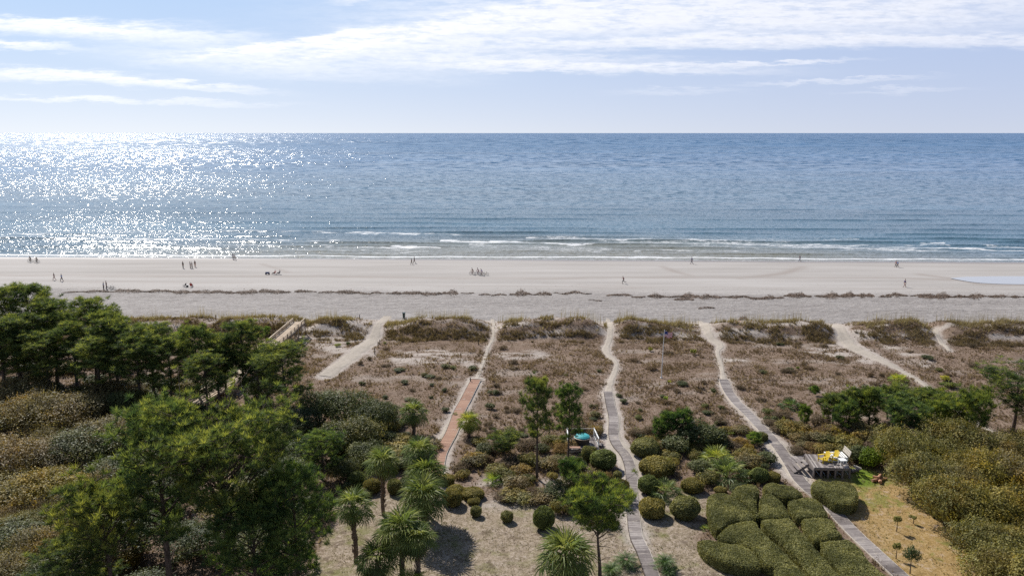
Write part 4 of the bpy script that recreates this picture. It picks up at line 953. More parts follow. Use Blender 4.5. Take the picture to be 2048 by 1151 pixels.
# ---------------------------------------------------------------- flagpole
p=P(1322.5,755); hp=(at(1326,661,0)); a_,b_,c_=ray(1326,661); hh=H0+c_*(p.y/b_)-p.z
o=empty('flagpole',p,0,'tall thin white flagpole standing in the brown dune grass','flagpole')
b=MB(); b.tube([(0,0,-.2),(.09,0,hh*.5),(.2,0,hh)],[.065,.055,.035],8); b.build('pole',M['white'],o); b=MB(); b.lathe([(.01,-.08),(.07,-.03),(.08,.02),(.05,.07),(.01,.09)],(.2,0,hh+.06),10); b.build('finial',M['metal'],o)
b=MB(); b.lathe([(.2,-.1),(.2,.06),(.1,.1)],n=12); b.build('base',M['metal'],o)
fl=empty('flag',p+Vector((.19,0,hh-.12)),R(0),'small national flag with red and white stripes and blue starred corner flying from the flagpole','flag')
FW,FH=1.25,.82
def fpt(s,t,off=0): # s along fly, t down
    return Vector((s*FW*.92+.03,.14*math.sin(s*7+t*1.2)*s**.5+off,-t*FH-.22*s*s+.06*math.sin(s*9)))
mred=plain('red cloth',(.62,.04,.06),.8);mblue=plain('blue cloth',(.03,.05,.22),.8);mwh=plain('white cloth',(.8,.8,.8),.8)
def strip(mb,s0,s1,t0,t1,n=16):
    V=[];
    for i in range(n+1): s=s0+(s1-s0)*i/n; V+=[fpt(s,t0),fpt(s,t1)]
    mb.add(V,[(2*i,2*i+1,2*i+3,2*i+2) for i in range(n)])
br,bw_,bb=MB(),MB(),MB()
for i in range(13): strip(br if i%2==0 else bw_,.4 if i<7 else 0,1,i/13,(i+1)/13)
strip(bb,0,.4,0,7/13,8)
br.build('red_stripes',mred,fl); bw_.build('white_stripes',mwh,fl); ct=bb.build('canton',mblue,fl); st=MB()
for row in range(9):
    for cidx in range(6 if row%2==0 else 5):
        s=.4*((cidx+.5+(0 if row%2==0 else .5))/6); t=7/13*(row+.6)/9.2
        for of in(-.006,.006):
            V=[fpt(s+.011*math.cos(PI/2+j*PI/5)*(1 if j%2==0 else .4)*FH/FW,t-.017*math.sin(PI/2+j*PI/5)*(1 if j%2==0 else .4)*1.0,of) for j in range(10)]; st.add(V,[tuple(range(10))])
st.build('stars',mwh,ct)
# ---------------------------------------------------------------- bin, posts
o=empty('litter_bin',P(808,637),0,'dark green litter bin on a post standing alone on the upper beach','litter bin')
b=MB(); b.lathe([(.27,.25),(.33,1.0),(.33,1.12)],n=4,sx=1,sy=1); x_=b.build('body',M['bin'],o); x_.rotation_euler=(0,0,R(45)); b=MB(); b.box((0,.02,1.17),(.6,.6,.07)); b.build('lid',M['bin'],o)
for s in(-1,1): b=MB(); b.lathe([(.1,-.03),(.1,.03)],n=10); x_=b.build('wheel',M['rubber'],o,(s*.25,-.2,.1)); x_.rotation_euler=(0,R(90),0)
b=MB(); b.box((0,0,.16),(.3,.3,.2)); b.build('base',M['bin'],o)
def post(u,v,h,lab,r_=.07):
    b=MB(); b.tube([(0,0,-.3),(.01,0,h*.5),(.02,0,h)],[r_,r_,r_*.9],7,.4); tag(b.build('wooden_post',M['darkwood'],None,P(u,v)),lab,'post','wooden posts in the dune')
for a in [(749.5,708,1.0,'wooden post nearest the camera beside the wide sand path'),(756,694,.95,'wooden post in the middle of three along the wide sand path'),(759.5,689,.9,'wooden post farthest up the right side of the wide sand path'),(710,684,.8,'wooden post in the dune left of the wide sand path'),(957,690,1.0,'thin wooden post left of the narrow path to the red boardwalk'),(812,641,.7,'short stake beside the litter bin'),(719,637,.8,'wooden post on the dune crest right of the raised walkway'),(432,640,1.0,'wooden post on the dune crest above the pines'),(940.5,764,.7,'dark short post at the far end of the red boardwalk'),(1436,762,.6,'short post at the far end of the diagonal boardwalk')]: post(*a)
# ---------------------------------------------------------------- hedges cut in leaf shapes
def hedge(poly,h,label,seed,shrink=.12,group='leaf shaped clipped hedges',org=(1360,830),sc=3.587):
    r=np.random.RandomState(seed); zt_=1.5+h
    W=[at(org[0]+x/sc,org[1]+y/sc,zt_) for x,y in poly]; 
    pts,_=smooth_line(W+[W[0]],[0]*(len(W)+1),.12); pts=pts[:-1]; q=np.array([(p.x,p.y) for p in pts]); c=q.mean(0)
    # signed area for inward normals
    ar=np.sum(q[:,0]*np.roll(q[:,1],-1)-np.roll(q[:,0],-1)*q[:,1]); 
    if ar<0: q=q[::-1]
    def inset(d):
        t=np.roll(q,-2,0)-np.roll(q,2,0); t/=np.linalg.norm(t,axis=1)[:,None]+1e-9; return q+np.stack([-t[:,1],t[:,0]],1)*d
    lo,hi=q.min(0),q.max(0); A=np.prod(hi-lo); n=int(A*420); X=r.uniform(lo[0],hi[0],n); Y=r.uniform(lo[1],hi[1],n)
    qs=inset(shrink); pl=[tuple(a) for a in qs[::2]]; ins=inpoly(pl,X,Y); X=X[ins];Y=Y[ins]
    # distance to the outline rounds the shoulder
    E=qs[::2]; D=np.full(len(X),9.)
    for e in E: D=np.minimum(D,np.hypot(X-e[0],Y-e[1]))
    z=h-.26*np.exp(-(D/.16)**1.3)+(fbm(X/.7+seed,Y/.7,3)-.5)*.30+(fbm(X/2.5+seed,Y/2.5,2)-.5)*.12; lo_=float(h*.8)
    C=[np.stack([X,Y,1.5+z-.04*r.rand(len(X))],1)]; Nn=[np.tile([[0,0,1.]],(len(X),1))]
    per=np.sum(np.hypot(*(np.roll(E,-1,0)-E).T)); m=int(per*h*330); i=r.randint(0,len(E),m); t=r.rand(m); e0_=E[i]; e1_=E[(i+1)%len(E)]; pq=e0_*(1-t)[:,None]+e1_*t[:,None]
    d=e1_-e0_; nn=np.stack([d[:,1],-d[:,0]],1)/(np.linalg.norm(d,axis=1)[:,None]+1e-9); zz=r.rand(m)**.9*(h-.2); bul=.10*np.sin(zz/h*PI)
    pq=pq+nn*(bul*.6+.03*r.normal(size=m))[:,None]; C.append(np.stack([pq[:,0],pq[:,1],1.5+zz],1)); Nn.append(np.concatenate([nn,np.zeros((m,1))],1))
    C=np.concatenate(C);Nn=np.concatenate(Nn); ii=r.choice(len(C),len(C)//16); C=np.concatenate([C,C[ii]+norm(Nn[ii]+unit(len(ii),r)*.5)*(.01+.05*r.rand(len(ii),1))]); Nn=np.concatenate([Nn,Nn[ii]])
    pt=fbm(C[:,0]/1.3+seed,C[:,1]/1.3,3); kp=~((pt>.70)&(r.rand(len(C))<.45)); C=C[kp];Nn=Nn[kp];pt=pt[kp]
    V,Fs,T=leaves(C,Nn,.055,.036,r,np.clip(r.rand(len(C))*.55+(pt-.33)*1.1,0,1.2),.95)
    me=npmesh('foliage',V,Fs,T,M['hedge'])
    # inner body
    bm=MB(); ib=inset(shrink+.12)[::4]; k_=len(ib); Vb=[(x,y,1.3) for x,y in ib]+[(x,y,1.5+h-.28) for x,y in ib]; 
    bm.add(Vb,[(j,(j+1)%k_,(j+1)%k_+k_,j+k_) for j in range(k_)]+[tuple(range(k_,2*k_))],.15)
    o0=Vector((c[0],c[1],1.5)); root=empty('hedge',o0,0,label,'hedge',group)
    for nm,mm in(('foliage',me),('hedge_body',bm.mesh('hedge_body',M['hedge']))): ch=link(nm,mm,None,root); ch.location=-o0
    return root
HG=[([(190,640),(200,570),(260,540),(330,545),(400,580),(470,630),(520,690),(530,735),(470,742),(390,745),(330,780),(270,800),(230,770),(205,715)],'rounded leaf shaped hedge, farthest left of the hedge group'),
([(365,540),(400,500),(470,478),(540,485),(572,530),(553,585),(556,650),(575,700),(545,715),(500,650),(440,595),(380,568)],'small hedge lobe between the round left leaf and the dark gap'),
([(567,650),(572,585),(605,550),(660,550),(710,585),(750,630),(788,700),(750,715),(610,720),(570,695)],'small domed hedge in the upper middle of the hedge group'),
([(592,495),(640,472),(730,482),(820,505),(878,545),(875,570),(800,577),(720,568),(650,540),(605,515)],'hedge at the far top edge, beside the boardwalk'),
([(775,600),(870,578),(960,585),(1020,622),(1058,680),(1055,708),(950,715),(860,718),(815,695),(785,640)],'broad hedge touching the boardwalk, second from the far end'),
([(872,730),(960,718),(1050,722),(1108,748),(1125,792),(1155,825),(1160,850),(1060,868),(965,880),(905,800)],'notched hedge beside the boardwalk in the middle of the group'),
([(582,735),(700,726),(795,728),(850,790),(920,870),(975,935),(1050,1015),(1105,1085),(1160,1160),(1000,1240),(895,1060),(820,975),(740,895),(655,825),(595,770)],'long hedge strip running down the middle of the hedge group'),
([(1005,890),(1100,884),(1185,870),(1240,893),(1310,950),(1335,995),(1395,1065),(1455,1110),(1530,1170),(1440,1260),(1180,1160),(1115,1065),(1045,975)],'long low hedge along the near end of the diagonal boardwalk'),
([(265,850),(330,785),(420,750),(535,748),(575,795),(635,858),(715,928),(795,1010),(870,1090),(960,1200),(800,1250),(690,1160),(672,1070),(600,1040),(560,985),(485,925),(400,898),(310,885)],'large forked hedge leaf at the near left of the group'),
([(122,885),(200,873),(300,893),(400,908),(485,935),(550,990),(585,1050),(550,1070),(450,1066),(330,1042),(230,998),(155,945)],'lowest pointed hedge leaf beside the sandy lawn')]
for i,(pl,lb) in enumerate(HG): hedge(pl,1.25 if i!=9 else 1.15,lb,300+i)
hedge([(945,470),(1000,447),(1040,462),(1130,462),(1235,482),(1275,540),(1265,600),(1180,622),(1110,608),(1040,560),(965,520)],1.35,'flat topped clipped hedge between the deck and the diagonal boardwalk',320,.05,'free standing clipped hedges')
# ---------------------------------------------------------------- clipped shrubs
G_='round clipped shrubs in the garden'
for a in [(952,1030,3,12,.95,'smallest clipped ball shrub standing alone on the lawn, left one'),(1014,1041,3,13,1.0,'small clipped ball shrub alone on the lawn, right of its twin'),(1088,1056,2,22,2.1,'tall clipped drum shaped shrub at the right edge of the lawn'),
 (1303,1030,1,28,1.6,'wide clipped shrub right of the winding boardwalk, nearest to it'),(1370,1032,0,31,1.8,'large clipped shrub right beside the wide one, casting a dark shadow'),(1384,980,1,23,1.2,'flat domed clipped shrub behind the two large ones'),
 (1207,935,2,27,2.0,'big round dark clipped shrub beside the winding boardwalk'),(1178,920,0,17,1.6,'clipped shrub between the big round one and the small deck'),(1235,957,3,9,.9,'tiny clipped ball at the left edge of the winding boardwalk'),
 (1216,962,3,10,.7,'low clipped shrub left of the tiny ball by the boardwalk'),(1236,988,1,24,1.5,'clipped shrub half hidden behind the front pine by the boardwalk'),(1290,908,0,30,1.7,'big clipped shrub on the far right bank of the winding boardwalk'),
 (1313,944,1,36,1.5,'broad flat clipped shrub just below the big one on the boardwalk bank'),(1296,984,2,21,1.8,'clipped shrub tucked behind the palmetto by the boardwalk'),(1518,964,2,18,1.6,'small dark clipped ball behind the hedge group'),
 (1545,962,1,16,1.0,'low loose clipped shrub next to the small dark ball behind the hedges'),(1441,984,1,13,.6,'low clipped tuft under the palmetto clump'),(1524,880,3,12,1.0,'clipped ball on the left edge of the diagonal boardwalk'),
 (905,1008,1,21,1.5,'clipped shrub beside the tall palm cluster'),(912,988,1,20,.9,'flat topped clipped shrub at the back of the lawn, left half'),(945,994,1,24,.9,'flat topped clipped shrub at the back of the lawn, right half'),(948,1006,1,14,.6,'low clipped shrub in front of the flat topped pair'),
 (713,972,2,19,1.6,'clipped box shrub left of the tallest slender palm'),(745,982,1,18,1.3,'clipped shrub directly behind the slender palm trunk'),(789,985,0,16,1.4,'clipped shrub right of the slender palm trunk'),(895,968,1,16,1.0,'clipped shrub beside the end of the red boardwalk'),
 (1878,1030,0,26,1.9,'round shrub on the right lawn at the edge of the thicket')]: ball(a[0],a[1],a[2],a[3],a[4],a[5],G_,(.8,.95,.8) if a[2]==2 else ((1.15,1.0,.8) if a[2]==1 else None))
# ---------------------------------------------------------------- palms
for a in [(768,1030,925,'a',40,3.6,'tallest slender palm with a clear trunk at the back of the lawn'),(711,1122,1012,'a',46,3.6,'palm with a straight bare trunk standing left of the others'),
 (842,1020,905,'b',42,2.8,'farthest palm of the dense palm cluster'),(852,1040,950,'c',50,2.8,'middle palm of the dense cluster with pale drooping fronds'),(848,1075,992,'c',54,2.8,'nearest and lowest palm of the dense cluster'),
 (806,1150,1062,'c',60,2.8,'wide spreading palm in front of the dense cluster'),(836,1165,1078,'b',46,2.2,'stout double palm with a thick booted trunk'),(757,1165,1118,'b',50,2.2,'short palm near the bottom edge below the bare trunk palm'),
 (827,868,826,'a',33,1.0,'short palm in the dune grass left of the red boardwalk'),(1132,1165,1112,'c',66,2.2,'large full palm at the bottom edge below the front pine')]:
    palm(a[0],a[1],a[2],a[3],a[4],a[5],a[6])
palm(938,872,843,'b',28,1.0,'yellow green palm on the right edge of the red boardwalk',col=(1.7,1.5,.9))
PG='low palmettos in the garden'
for a in [(1330,990,'c',44,'spreading palmetto between the clipped shrubs by the winding boardwalk',None),(1325,938,'b',30,'yellowing palmetto in front of the broad flat clipped shrub',(1.7,1.4,.6)),(1432,925,'a',44,'bright palmetto at the top of the palmetto clump left of the hedges',(1.3,1.25,.8)),(1452,955,'c',56,'largest palmetto of the clump left of the hedges',None),(1490,960,'b',30,'palmetto at the right foot of the clump left of the hedges',None),
 (985,965,'b',26,'bright green palmetto behind the lawn, left of the pines',(1.4,1.5,.7)),(1797,764,'a',24,'bright palmetto showing above the right pine mass',(1.7,1.6,.7)),(1580,815,'c',26,'dark palmetto alone in the dune grass right of the diagonal boardwalk',(.6,.75,.7)),(880,1180,'a',34,'palmetto at the very bottom edge under the palm cluster',(1.2,1.3,.8)),(1010,1190,'a',40,'palmetto tips at the bottom edge of the lawn',None),(745,1172,'a',42,'palmetto at the bottom edge left of the short palm',None),(820,1175,'b',46,'palmetto at the bottom edge in front of the double palm',(1.2,1.2,.8)),
 (1512,885,'b',18,'small palmetto left of the diagonal boardwalk',(1.3,1.3,1)),(1725,880,'b',18,'grey green palmetto in the thicket behind the deck',(1.3,1.3,1.2)),(1772,895,'a',22,'palmetto behind the round yellow green bush',None),(1410,1058,'b',12,'tiny grass like palmetto on the sand by the large clipped shrub',(1.3,1.3,.8)),(910,830,'b',8,'tiny green palmetto in the grass left of the red boardwalk',None),(715,850,'b',12,'yellow palmetto peeking from the dark evergreen mass',(1.9,1.6,.6)),(782,842,'b',14,'bright yellow green palmetto at the right edge of the evergreen mass',(1.9,1.8,.6))]:
    palmetto(a[0],a[1],a[2],a[3],a[4],PG,a[5])
SG={'a':sago_mesh(1,34,1.35,.45),'b':sago_mesh(2,26,1.2,.3)}
b=MB(); b.tube([(0,0,-.2),(0,0,.2),(0,0,.5)],[.2,.22,.16],9); stm=b.mesh('stem',M['palmbark'])
for (u,v,kk,s,lb) in [(1329,1135,'a',.95,'sago palm standing clear on the sand right of the winding boardwalk'),(1252,1130,'b',1.15,'sago palm left of the winding boardwalk near the bottom edge'),(1338,1148,'b',.6,'small sago palm pup at the foot of the lone sago'),(1222,1150,'a',.9,'sago palm beside the front pine trunk')]:
    o=empty('sago_palm',P(u,v),nrz(),lb,'sago palm','sago palms'); o.scale=(s,)*3; link('stem',stm,None,o); c=link('crown',SG[kk],None,o); c.color=(.7,.85,.8,1)
# ---------------------------------------------------------------- pines
PN='pine trees'
back=[(75,757,566,'e',58,'domed pine with the highest top of the far left grove'),(8,762,574,'c',50,'tall pine cut by the left edge of the photo'),(118,772,600,'a',52,'dense pine right of the highest domed pine'),(46,790,628,'e',60,'broad pine in front of the domed pine'),
 (196,775,596,'e',52,'round topped pine standing out above the beach line'),(158,795,640,'b',46,'narrow pine between two round topped ones'),(242,800,632,'a',52,'pine with a pointed crown in the left grove'),(12,800,640,'b',50,'lower pine at the left edge of the grove'),(100,800,660,'c',55,'low spreading pine in the grove shade'),
 (312,805,643,'c',54,'flat crowned pine right of the pointed one'),(285,820,668,'b',50,'pine in front of the flat crowned one'),(345,820,672,'e',48,'dense lower pine at the right end of the left grove'),(205,815,670,'b',50,'slim pine under the round topped pine'),
 (400,815,646,'f',42,'lone thin pine with a clear stem left of the raised walkway'),(440,820,690,'f',38,'ragged pine leaning over the raised walkway'),(492,812,641,'b',46,'pine with rounded top rising over the raised walkway'),(537,800,690,'f',36,'small pine behind the dark stemmed pine'),(573,842,683,'c',62,'dark crowned pine with a tall bare stem beside the evergreen mass'),(455,812,664,'c',44,'pine whose crown hides the middle of the raised walkway'),(522,822,702,'e',40,'dense pine left of the dark stemmed pine, over the walkway'),(418,845,705,'b',42,'pine in front of the lower end of the raised walkway'),(225,790,615,'c',44,'pine filling the gap behind the pointed crowned one')]
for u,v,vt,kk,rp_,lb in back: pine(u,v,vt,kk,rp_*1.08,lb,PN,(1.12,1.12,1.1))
for u,v,vt,kk,rp_,lb,cl in [(1074,958,750,'f',39,'taller of the two slim pines in the middle',None),(1136,942,766,'b',32,'shorter denser pine of the middle pair',(.8,.95,.9)),(2025,865,733,'d',84,'open crowned pine with dark crooked trunk at the right edge',None),(2075,880,760,'c',60,'pine half outside the right edge',None)]: pine(u,v,vt,kk,rp_,lb,PN,cl)
BIG={'E':pine_meshes(45,7.5,3.6,.60,30,flat=1.,dens=1.2,tr=.2,tuft=.38,clumpr=.5),'A':pine_meshes(41,14,3.6,.36,44,dens=1.25,tr=.26,tuft=.38,clumpr=.55),'B':pine_meshes(42,14.5,6.2,.55,58,flat=.85,dens=1.3,tr=.34,tuft=.40,clumpr=.66),'C':pine_meshes(43,10,3.6,.2,40,dens=1.2,tr=.24,tuft=.38,clumpr=.6),'D':pine_meshes(44,7.5,3.4,.45,34,flat=.8,dens=1.1,tr=.2,tuft=.38,clumpr=.55)}
for me in BIG.values(): DIM[me[1].name]=dims(me[1])
for u,v,vt,kk,rp_,lb,cl in [(345,1215,804,'A',100,'tall foreground pine with layered crown, left of the giant',(1.1,1.18,1.2)),(462,1225,786,'B',152,'giant spreading foreground pine with forked trunk',(1.25,1.22,1.1)),(600,1225,925,'C',84,'low foreground pine at the right of the giant, over the lawn corner',(.85,1,.9)),(225,1230,945,'D',100,'foreground pine with a flat yellow green top',(1.15,1.1,1)),
 (160,1235,1075,'C',85,'lowest foreground pine at the bottom left',None),(520,1245,990,'C',95,'dark pine filling below the giant pine',(.8,.95,.9)),(645,958,862,'C',50,'round bushy pine at the foot of the evergreen mass',(.95,1.1,1)),(1196,1168,952,'E',84,'umbrella shaped pine at the front beside the winding boardwalk',(1.2,1.22,.95))]: pine(u,v,vt,kk,rp_,lb,'foreground pines',cl,BIG)
SPG='young bushy pines'
for u,v,vt,kk,rp_,lb,cl in [(1010,915,865,'c',36,'young pine under the taller middle pine',None),(1335,880,822,'a',26,'leftmost young pine of the clump right of the winding boardwalk',(.8,1,.9)),(1362,884,816,'b',26,'tallest young pine of the clump right of the winding boardwalk',(.8,1,.9)),(1318,878,836,'b',18,'short young pine at the left of its clump',(.8,1,.9)),(1140,975,915,'c',30,'bushy young pine at the foot of the middle pair',(.8,1,.8)),
 (1607,855,808,'a',16,'small round young pine alone in the dune grass',(1,1.1,.8)),(1665,850,785,'a',32,'young pine at the left end of the right pine mass',None),(1700,845,775,'b',32,'second young pine from the left in the right mass',None),(1738,850,772,'a',34,'bushy young pine with bright shoots in the right mass',(1.2,1.2,1)),(1775,838,768,'b',34,'young pine at the back of the right mass',None),
 (1820,840,772,'c',42,'rounded young pine in the middle of the right mass',None),(1862,846,775,'c',42,'rounded young pine right of the middle of the right mass',(1.1,1.1,.9)),(1809,886,795,'c',52,'spreading young pine with a visible dark trunk below the right mass',(.9,1.,1.)),(1905,870,790,'c',48,'young pine right of the spreading one',(1.2,1.15,.9)),(1945,895,775,'c',40,'young pine beside the open crowned right pine',(1.15,1.15,.9)),(1870,880,800,'a',36,'young pine filling between the spreading ones',(1.2,1.2,.8)),
 (1690,868,800,'b',28,'low young pine at the front left of the right mass',(.9,1,.9)),(1630,790,770,'b',9,'tiny green young pine in the dune grass',(1.2,1.4,.8)),(1508,892,862,'b',16,'small bright young pine by the clipped ball on the boardwalk edge',(1.2,1.4,.9)),(535,672,652,'b',8,'tiny pine at the foot of the dune beside the raised walkway',(1.2,1.5,1)),(365,700,662,'a',24,'vivid green young tree behind the grove',(2.2,2.4,.8))]: pine(u,v,vt,kk,rp_,lb,SPG,cl,SAP)
# ---------------------------------------------------------------- evergreen mass right of the walkway pines
EG='dark evergreen shrubs beside the walkway'
for u,v,kk,rr,hp_,lb,cl in [(690,850,'d0',62,74,'large domed dark evergreen at the top of the mass',(1.1,1.1,1.05)),(745,862,'d1',52,66,'domed dark evergreen at the right end of the mass',None),(640,845,'d2',50,64,'dark evergreen beside the bare pine stem',None),(715,900,'d1',60,70,'olive tinted evergreen in the middle of the mass',(1.35,1.15,.9)),(668,915,'d2',50,70,'evergreen at the near left of the mass',(1.2,1.1,1)),(600,870,'d0',50,60,'shaded evergreen behind the round bushy pine',(.8,.85,.9)),
 (770,845,'d0',36,40,'smaller evergreen at the far right tip of the mass',None),(560,890,'d1',55,60,'evergreen under the bare stem pine',(.85,.9,.9)),(620,925,'d0',48,56,'evergreen between the giant pine and the round bushy pine',(.8,.9,.9)),(735,935,'d2',46,52,'grey green evergreen above the clipped box shrub',(1.3,1.25,1.05)),(690,960,'d0',36,46,'small evergreen at the near tip of the mass',(1.1,1.05,.9))]: shrub(u,v,kk,rr,hp_,lb,EG,cl,OAK,'evergreen_shrub')
for u,v,kk,rr,hp_,lb,cl in [(778,915,'o0',48,26,'low olive shrub behind the slender palm',(1.3,1.25,1.3)),(825,905,'o1',44,22,'low grey olive shrub below the short dune palm',(1.2,1.15,1.3)),(800,885,'o0',30,18,'low shrub left of the short dune palm',(1.2,1.1,1.2)),(860,895,'b0',30,18,'brownish shrub right of the short dune palm',None),(745,910,'o1',36,30,'loose olive shrub against the evergreen mass',None),(880,962,'o0',24,18,'olive shrub at the near end of the red boardwalk',None)]: shrub(u,v,kk,rr,hp_,lb,'low olive shrubs by the palms',cl)
# ---------------------------------------------------------------- thicket at the bottom left
r=random.Random(5)
LT=[(20,815,'b0',62,66,'brown thicket shrub at the left edge below the grove',None),(95,812,'b1',62,60,'olive brown thicket shrub under the grove, second from the edge',(1.00,1.02,0.95)),(165,815,'b2',60,58,'brown thicket shrub under the grove with grey twigs',(1.02,1.00,1.02)),(235,826,'b0',56,62,'grey brown thicket shrub at the right end of the back row',(1.05,1.02,1.10)),(278,850,'d0',40,60,'silvery green shrub just right of the thicket',(1.1,1.08,1.0)),
 (-5,870,'o0',70,80,'olive thicket shrub cut by the left edge',(1.00,0.97,0.95)),(70,870,'b2',66,74,'wide brown thicket shrub in the second row',(1.05,1.02,0.93)),(145,872,'b0',64,72,'mottled brown thicket shrub in the second row',None),(215,880,'b1',62,74,'grey brown thicket shrub in the second row beside the tall foreground pine',(1.00,1.00,1.07)),
 (20,935,'b1',74,80,'silver leaved thicket shrub in the third row',(1.05,1.03,1.0)),(105,940,'b0',72,80,'grey thicket shrub in the third row',(1.00,1.00,1.10)),(190,945,'d1',64,80,'dark thicket shrub behind the flat topped foreground pine',(1.10,1.05,1.05)),(265,960,'d2',60,80,'dark thicket shrub left of the tall foreground pine',None),
 (85,1010,'o1',70,84,'golden yellow thicket shrub left of the flat topped pine',(1.30,1.15,0.80)),(5,1025,'o2',70,84,'golden yellow shrub at the left edge',(1.30,1.15,0.80)),(150,1030,'b1',64,84,'brown shrub below the golden one',None),(30,1095,'d0',74,90,'silver green shrub at the lower left edge',(1.15,1.12,1.0)),(110,1110,'b2',72,90,'brown twiggy shrub above the lowest pine',None),(200,1110,'b0',70,90,'brown twiggy shrub under the flat topped pine',(0.90,0.90,0.90)),
 (5,1180,'b1',80,96,'brown shrub in the bottom left corner',None),(95,1200,'d1',80,96,'dark shrub at the bottom edge, left',None),(290,1120,'d2',66,96,'dark shrub under the tall foreground pine',(0.88,0.90,0.90)),(280,1210,'d1',72,96,'dark shrub at the bottom edge below the tall foreground pine',(0.85,0.88,0.88)),(400,1130,'d0',72,110,'dark shrub behind the tall foreground pine trunks',(0.85,0.90,0.90)),(420,1215,'d2',76,100,'dark shrub at the bottom edge between the two foreground trunks',(0.82,0.88,0.88)),(520,1130,'d1',72,110,'dark olive shrub right of the giant trunk',(1.,.95,.8)),(350,900,'d1',60,60,'shaded shrub behind the giant pine crown',(0.90,0.90,0.90)),(440,900,'b1',60,50,'brown shrub behind the giant pine crown',(0.90,0.90,0.90)),(540,1010,'d2',64,80,'dark shrub seen under the giant crown at its right',(0.90,0.93,0.90)),(610,1030,'d1',48,60,'dark shrub at the shaded left corner of the lawn',(0.95,0.95,0.90)),(350,1010,'d2',60,90,'dark shrub between the tall and giant foreground pines',(0.85,0.90,0.90)),(450,1030,'o1',60,90,'olive shrub seen through the giant pine',(0.95,0.95,0.90)),(600,1200,'d1',60,60,'dark shrub at the bottom edge right of the giant trunk',(0.90,0.90,0.90))]
for u,v,kk,rr,hp_,lb,cl in LT: shrub(u+r.uniform(-22,22),v+r.uniform(-22,22),kk,rr*r.uniform(1.0,1.35),hp_*r.uniform(.6,1.05),lb,'shrubs of the bottom left thicket',cl,OAK,'thicket_shrub')
# far low brush under the back grove
for i,(u,v) in enumerate([(30,775),(90,785),(150,790),(215,800),(265,800),(330,815),(395,835),(450,835),(520,840),(350,780),(300,770),(240,745),(420,790),(60,740),(140,745)]):
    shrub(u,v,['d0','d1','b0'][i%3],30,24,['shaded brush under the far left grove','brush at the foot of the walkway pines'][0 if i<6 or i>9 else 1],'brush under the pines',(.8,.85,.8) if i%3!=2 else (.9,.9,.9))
# ---------------------------------------------------------------- thicket at the right
RT=[(1800,950,'o0',52,66,'grey olive thicket shrub right behind the round yellow green bush',(1.05,1.05,1.10)),(1855,935,'o1',56,66,'olive thicket tree below the right young pines',None),(1920,930,'o2',60,66,'olive thicket tree left of the open crowned pine',(1.02,1.00,0.95)),(1985,925,'b0',60,62,'brown olive thicket tree under the open crowned pine',(1.00,1.02,0.90)),(2045,920,'o0',60,60,'olive thicket tree at the right edge, back row',(1.05,1.02,0.95)),
 (1845,990,'o2',56,74,'pale olive thicket tree at the lawn edge, upper',(1.07,1.05,1.10)),(1905,985,'b1',60,74,'brown olive thicket tree in the second row',(1.00,1.05,0.90)),(1970,985,'o1',64,76,'olive thicket tree in the second row with yellow leaves',(1.12,1.05,0.80)),(2040,985,'b2',64,76,'grey brown thicket tree at the right edge, second row',None),
 (1900,1045,'o0',60,84,'olive thicket tree at the middle of the lawn edge',None),(1960,1045,'o1',66,84,'yellowish thicket tree in the third row',(1.18,1.07,0.78)),(2035,1050,'o2',68,84,'olive thicket tree at the right edge, third row',(1.10,1.02,0.80)),(1965,1115,'o0',62,92,'dark olive thicket tree above the bottom right corner',(0.95,0.95,0.95)),(2040,1125,'o2',70,92,'yellow olive thicket tree near the bottom right corner',(1.10,1.02,0.80)),(1995,1195,'b1',76,100,'olive brown thicket tree at the bottom edge, right',(.9,1.,.7)),(2070,1200,'o1',76,100,'thicket tree in the bottom right corner',(1.05,1.00,0.85))]
for u,v,kk,rr,hp_,lb,cl in RT: shrub(u+r.uniform(-14,18),v+r.uniform(-20,20),kk,rr*r.uniform(1.,1.3),hp_*r.uniform(.8,1.35),lb,'trees of the right thicket',cl,OAK,'thicket_tree','tree')
for u,v,kk,rr,hp_,lb,cl in [(1747,935,'d0',30,44,'round yellow green bush standing apart right of the deck',(1.6,1.9,.45)),(1715,925,'d1',28,36,'dark bush directly behind the deck bench',None),(1695,895,'o0',34,26,'olive bush behind the deck',None),(1740,890,'b1',40,30,'brown olive bush above the yellow green bush',None),(1785,905,'o1',36,32,'olive bush left of the right thicket',None),(1640,880,'b0',30,20,'brown bush behind the left part of the deck',None),(1600,880,'b1',26,18,'brown bush by the path above the deck steps',None),(1670,870,'b0',30,20,'brown bush between the deck and the pine mass',None),(1720,865,'b1',34,24,'brown bush below the right pine mass',None),(1770,870,'o0',34,26,'olive bush at the foot of the right pine mass',None),(1560,862,'s0',24,16,'scrubby bush right of the diagonal boardwalk',None),(1590,905,'s1',20,14,'scrubby bush beside the deck landing',None)]: shrub(u,v,kk,rr,hp_,lb,'bushes around the timber deck',cl)
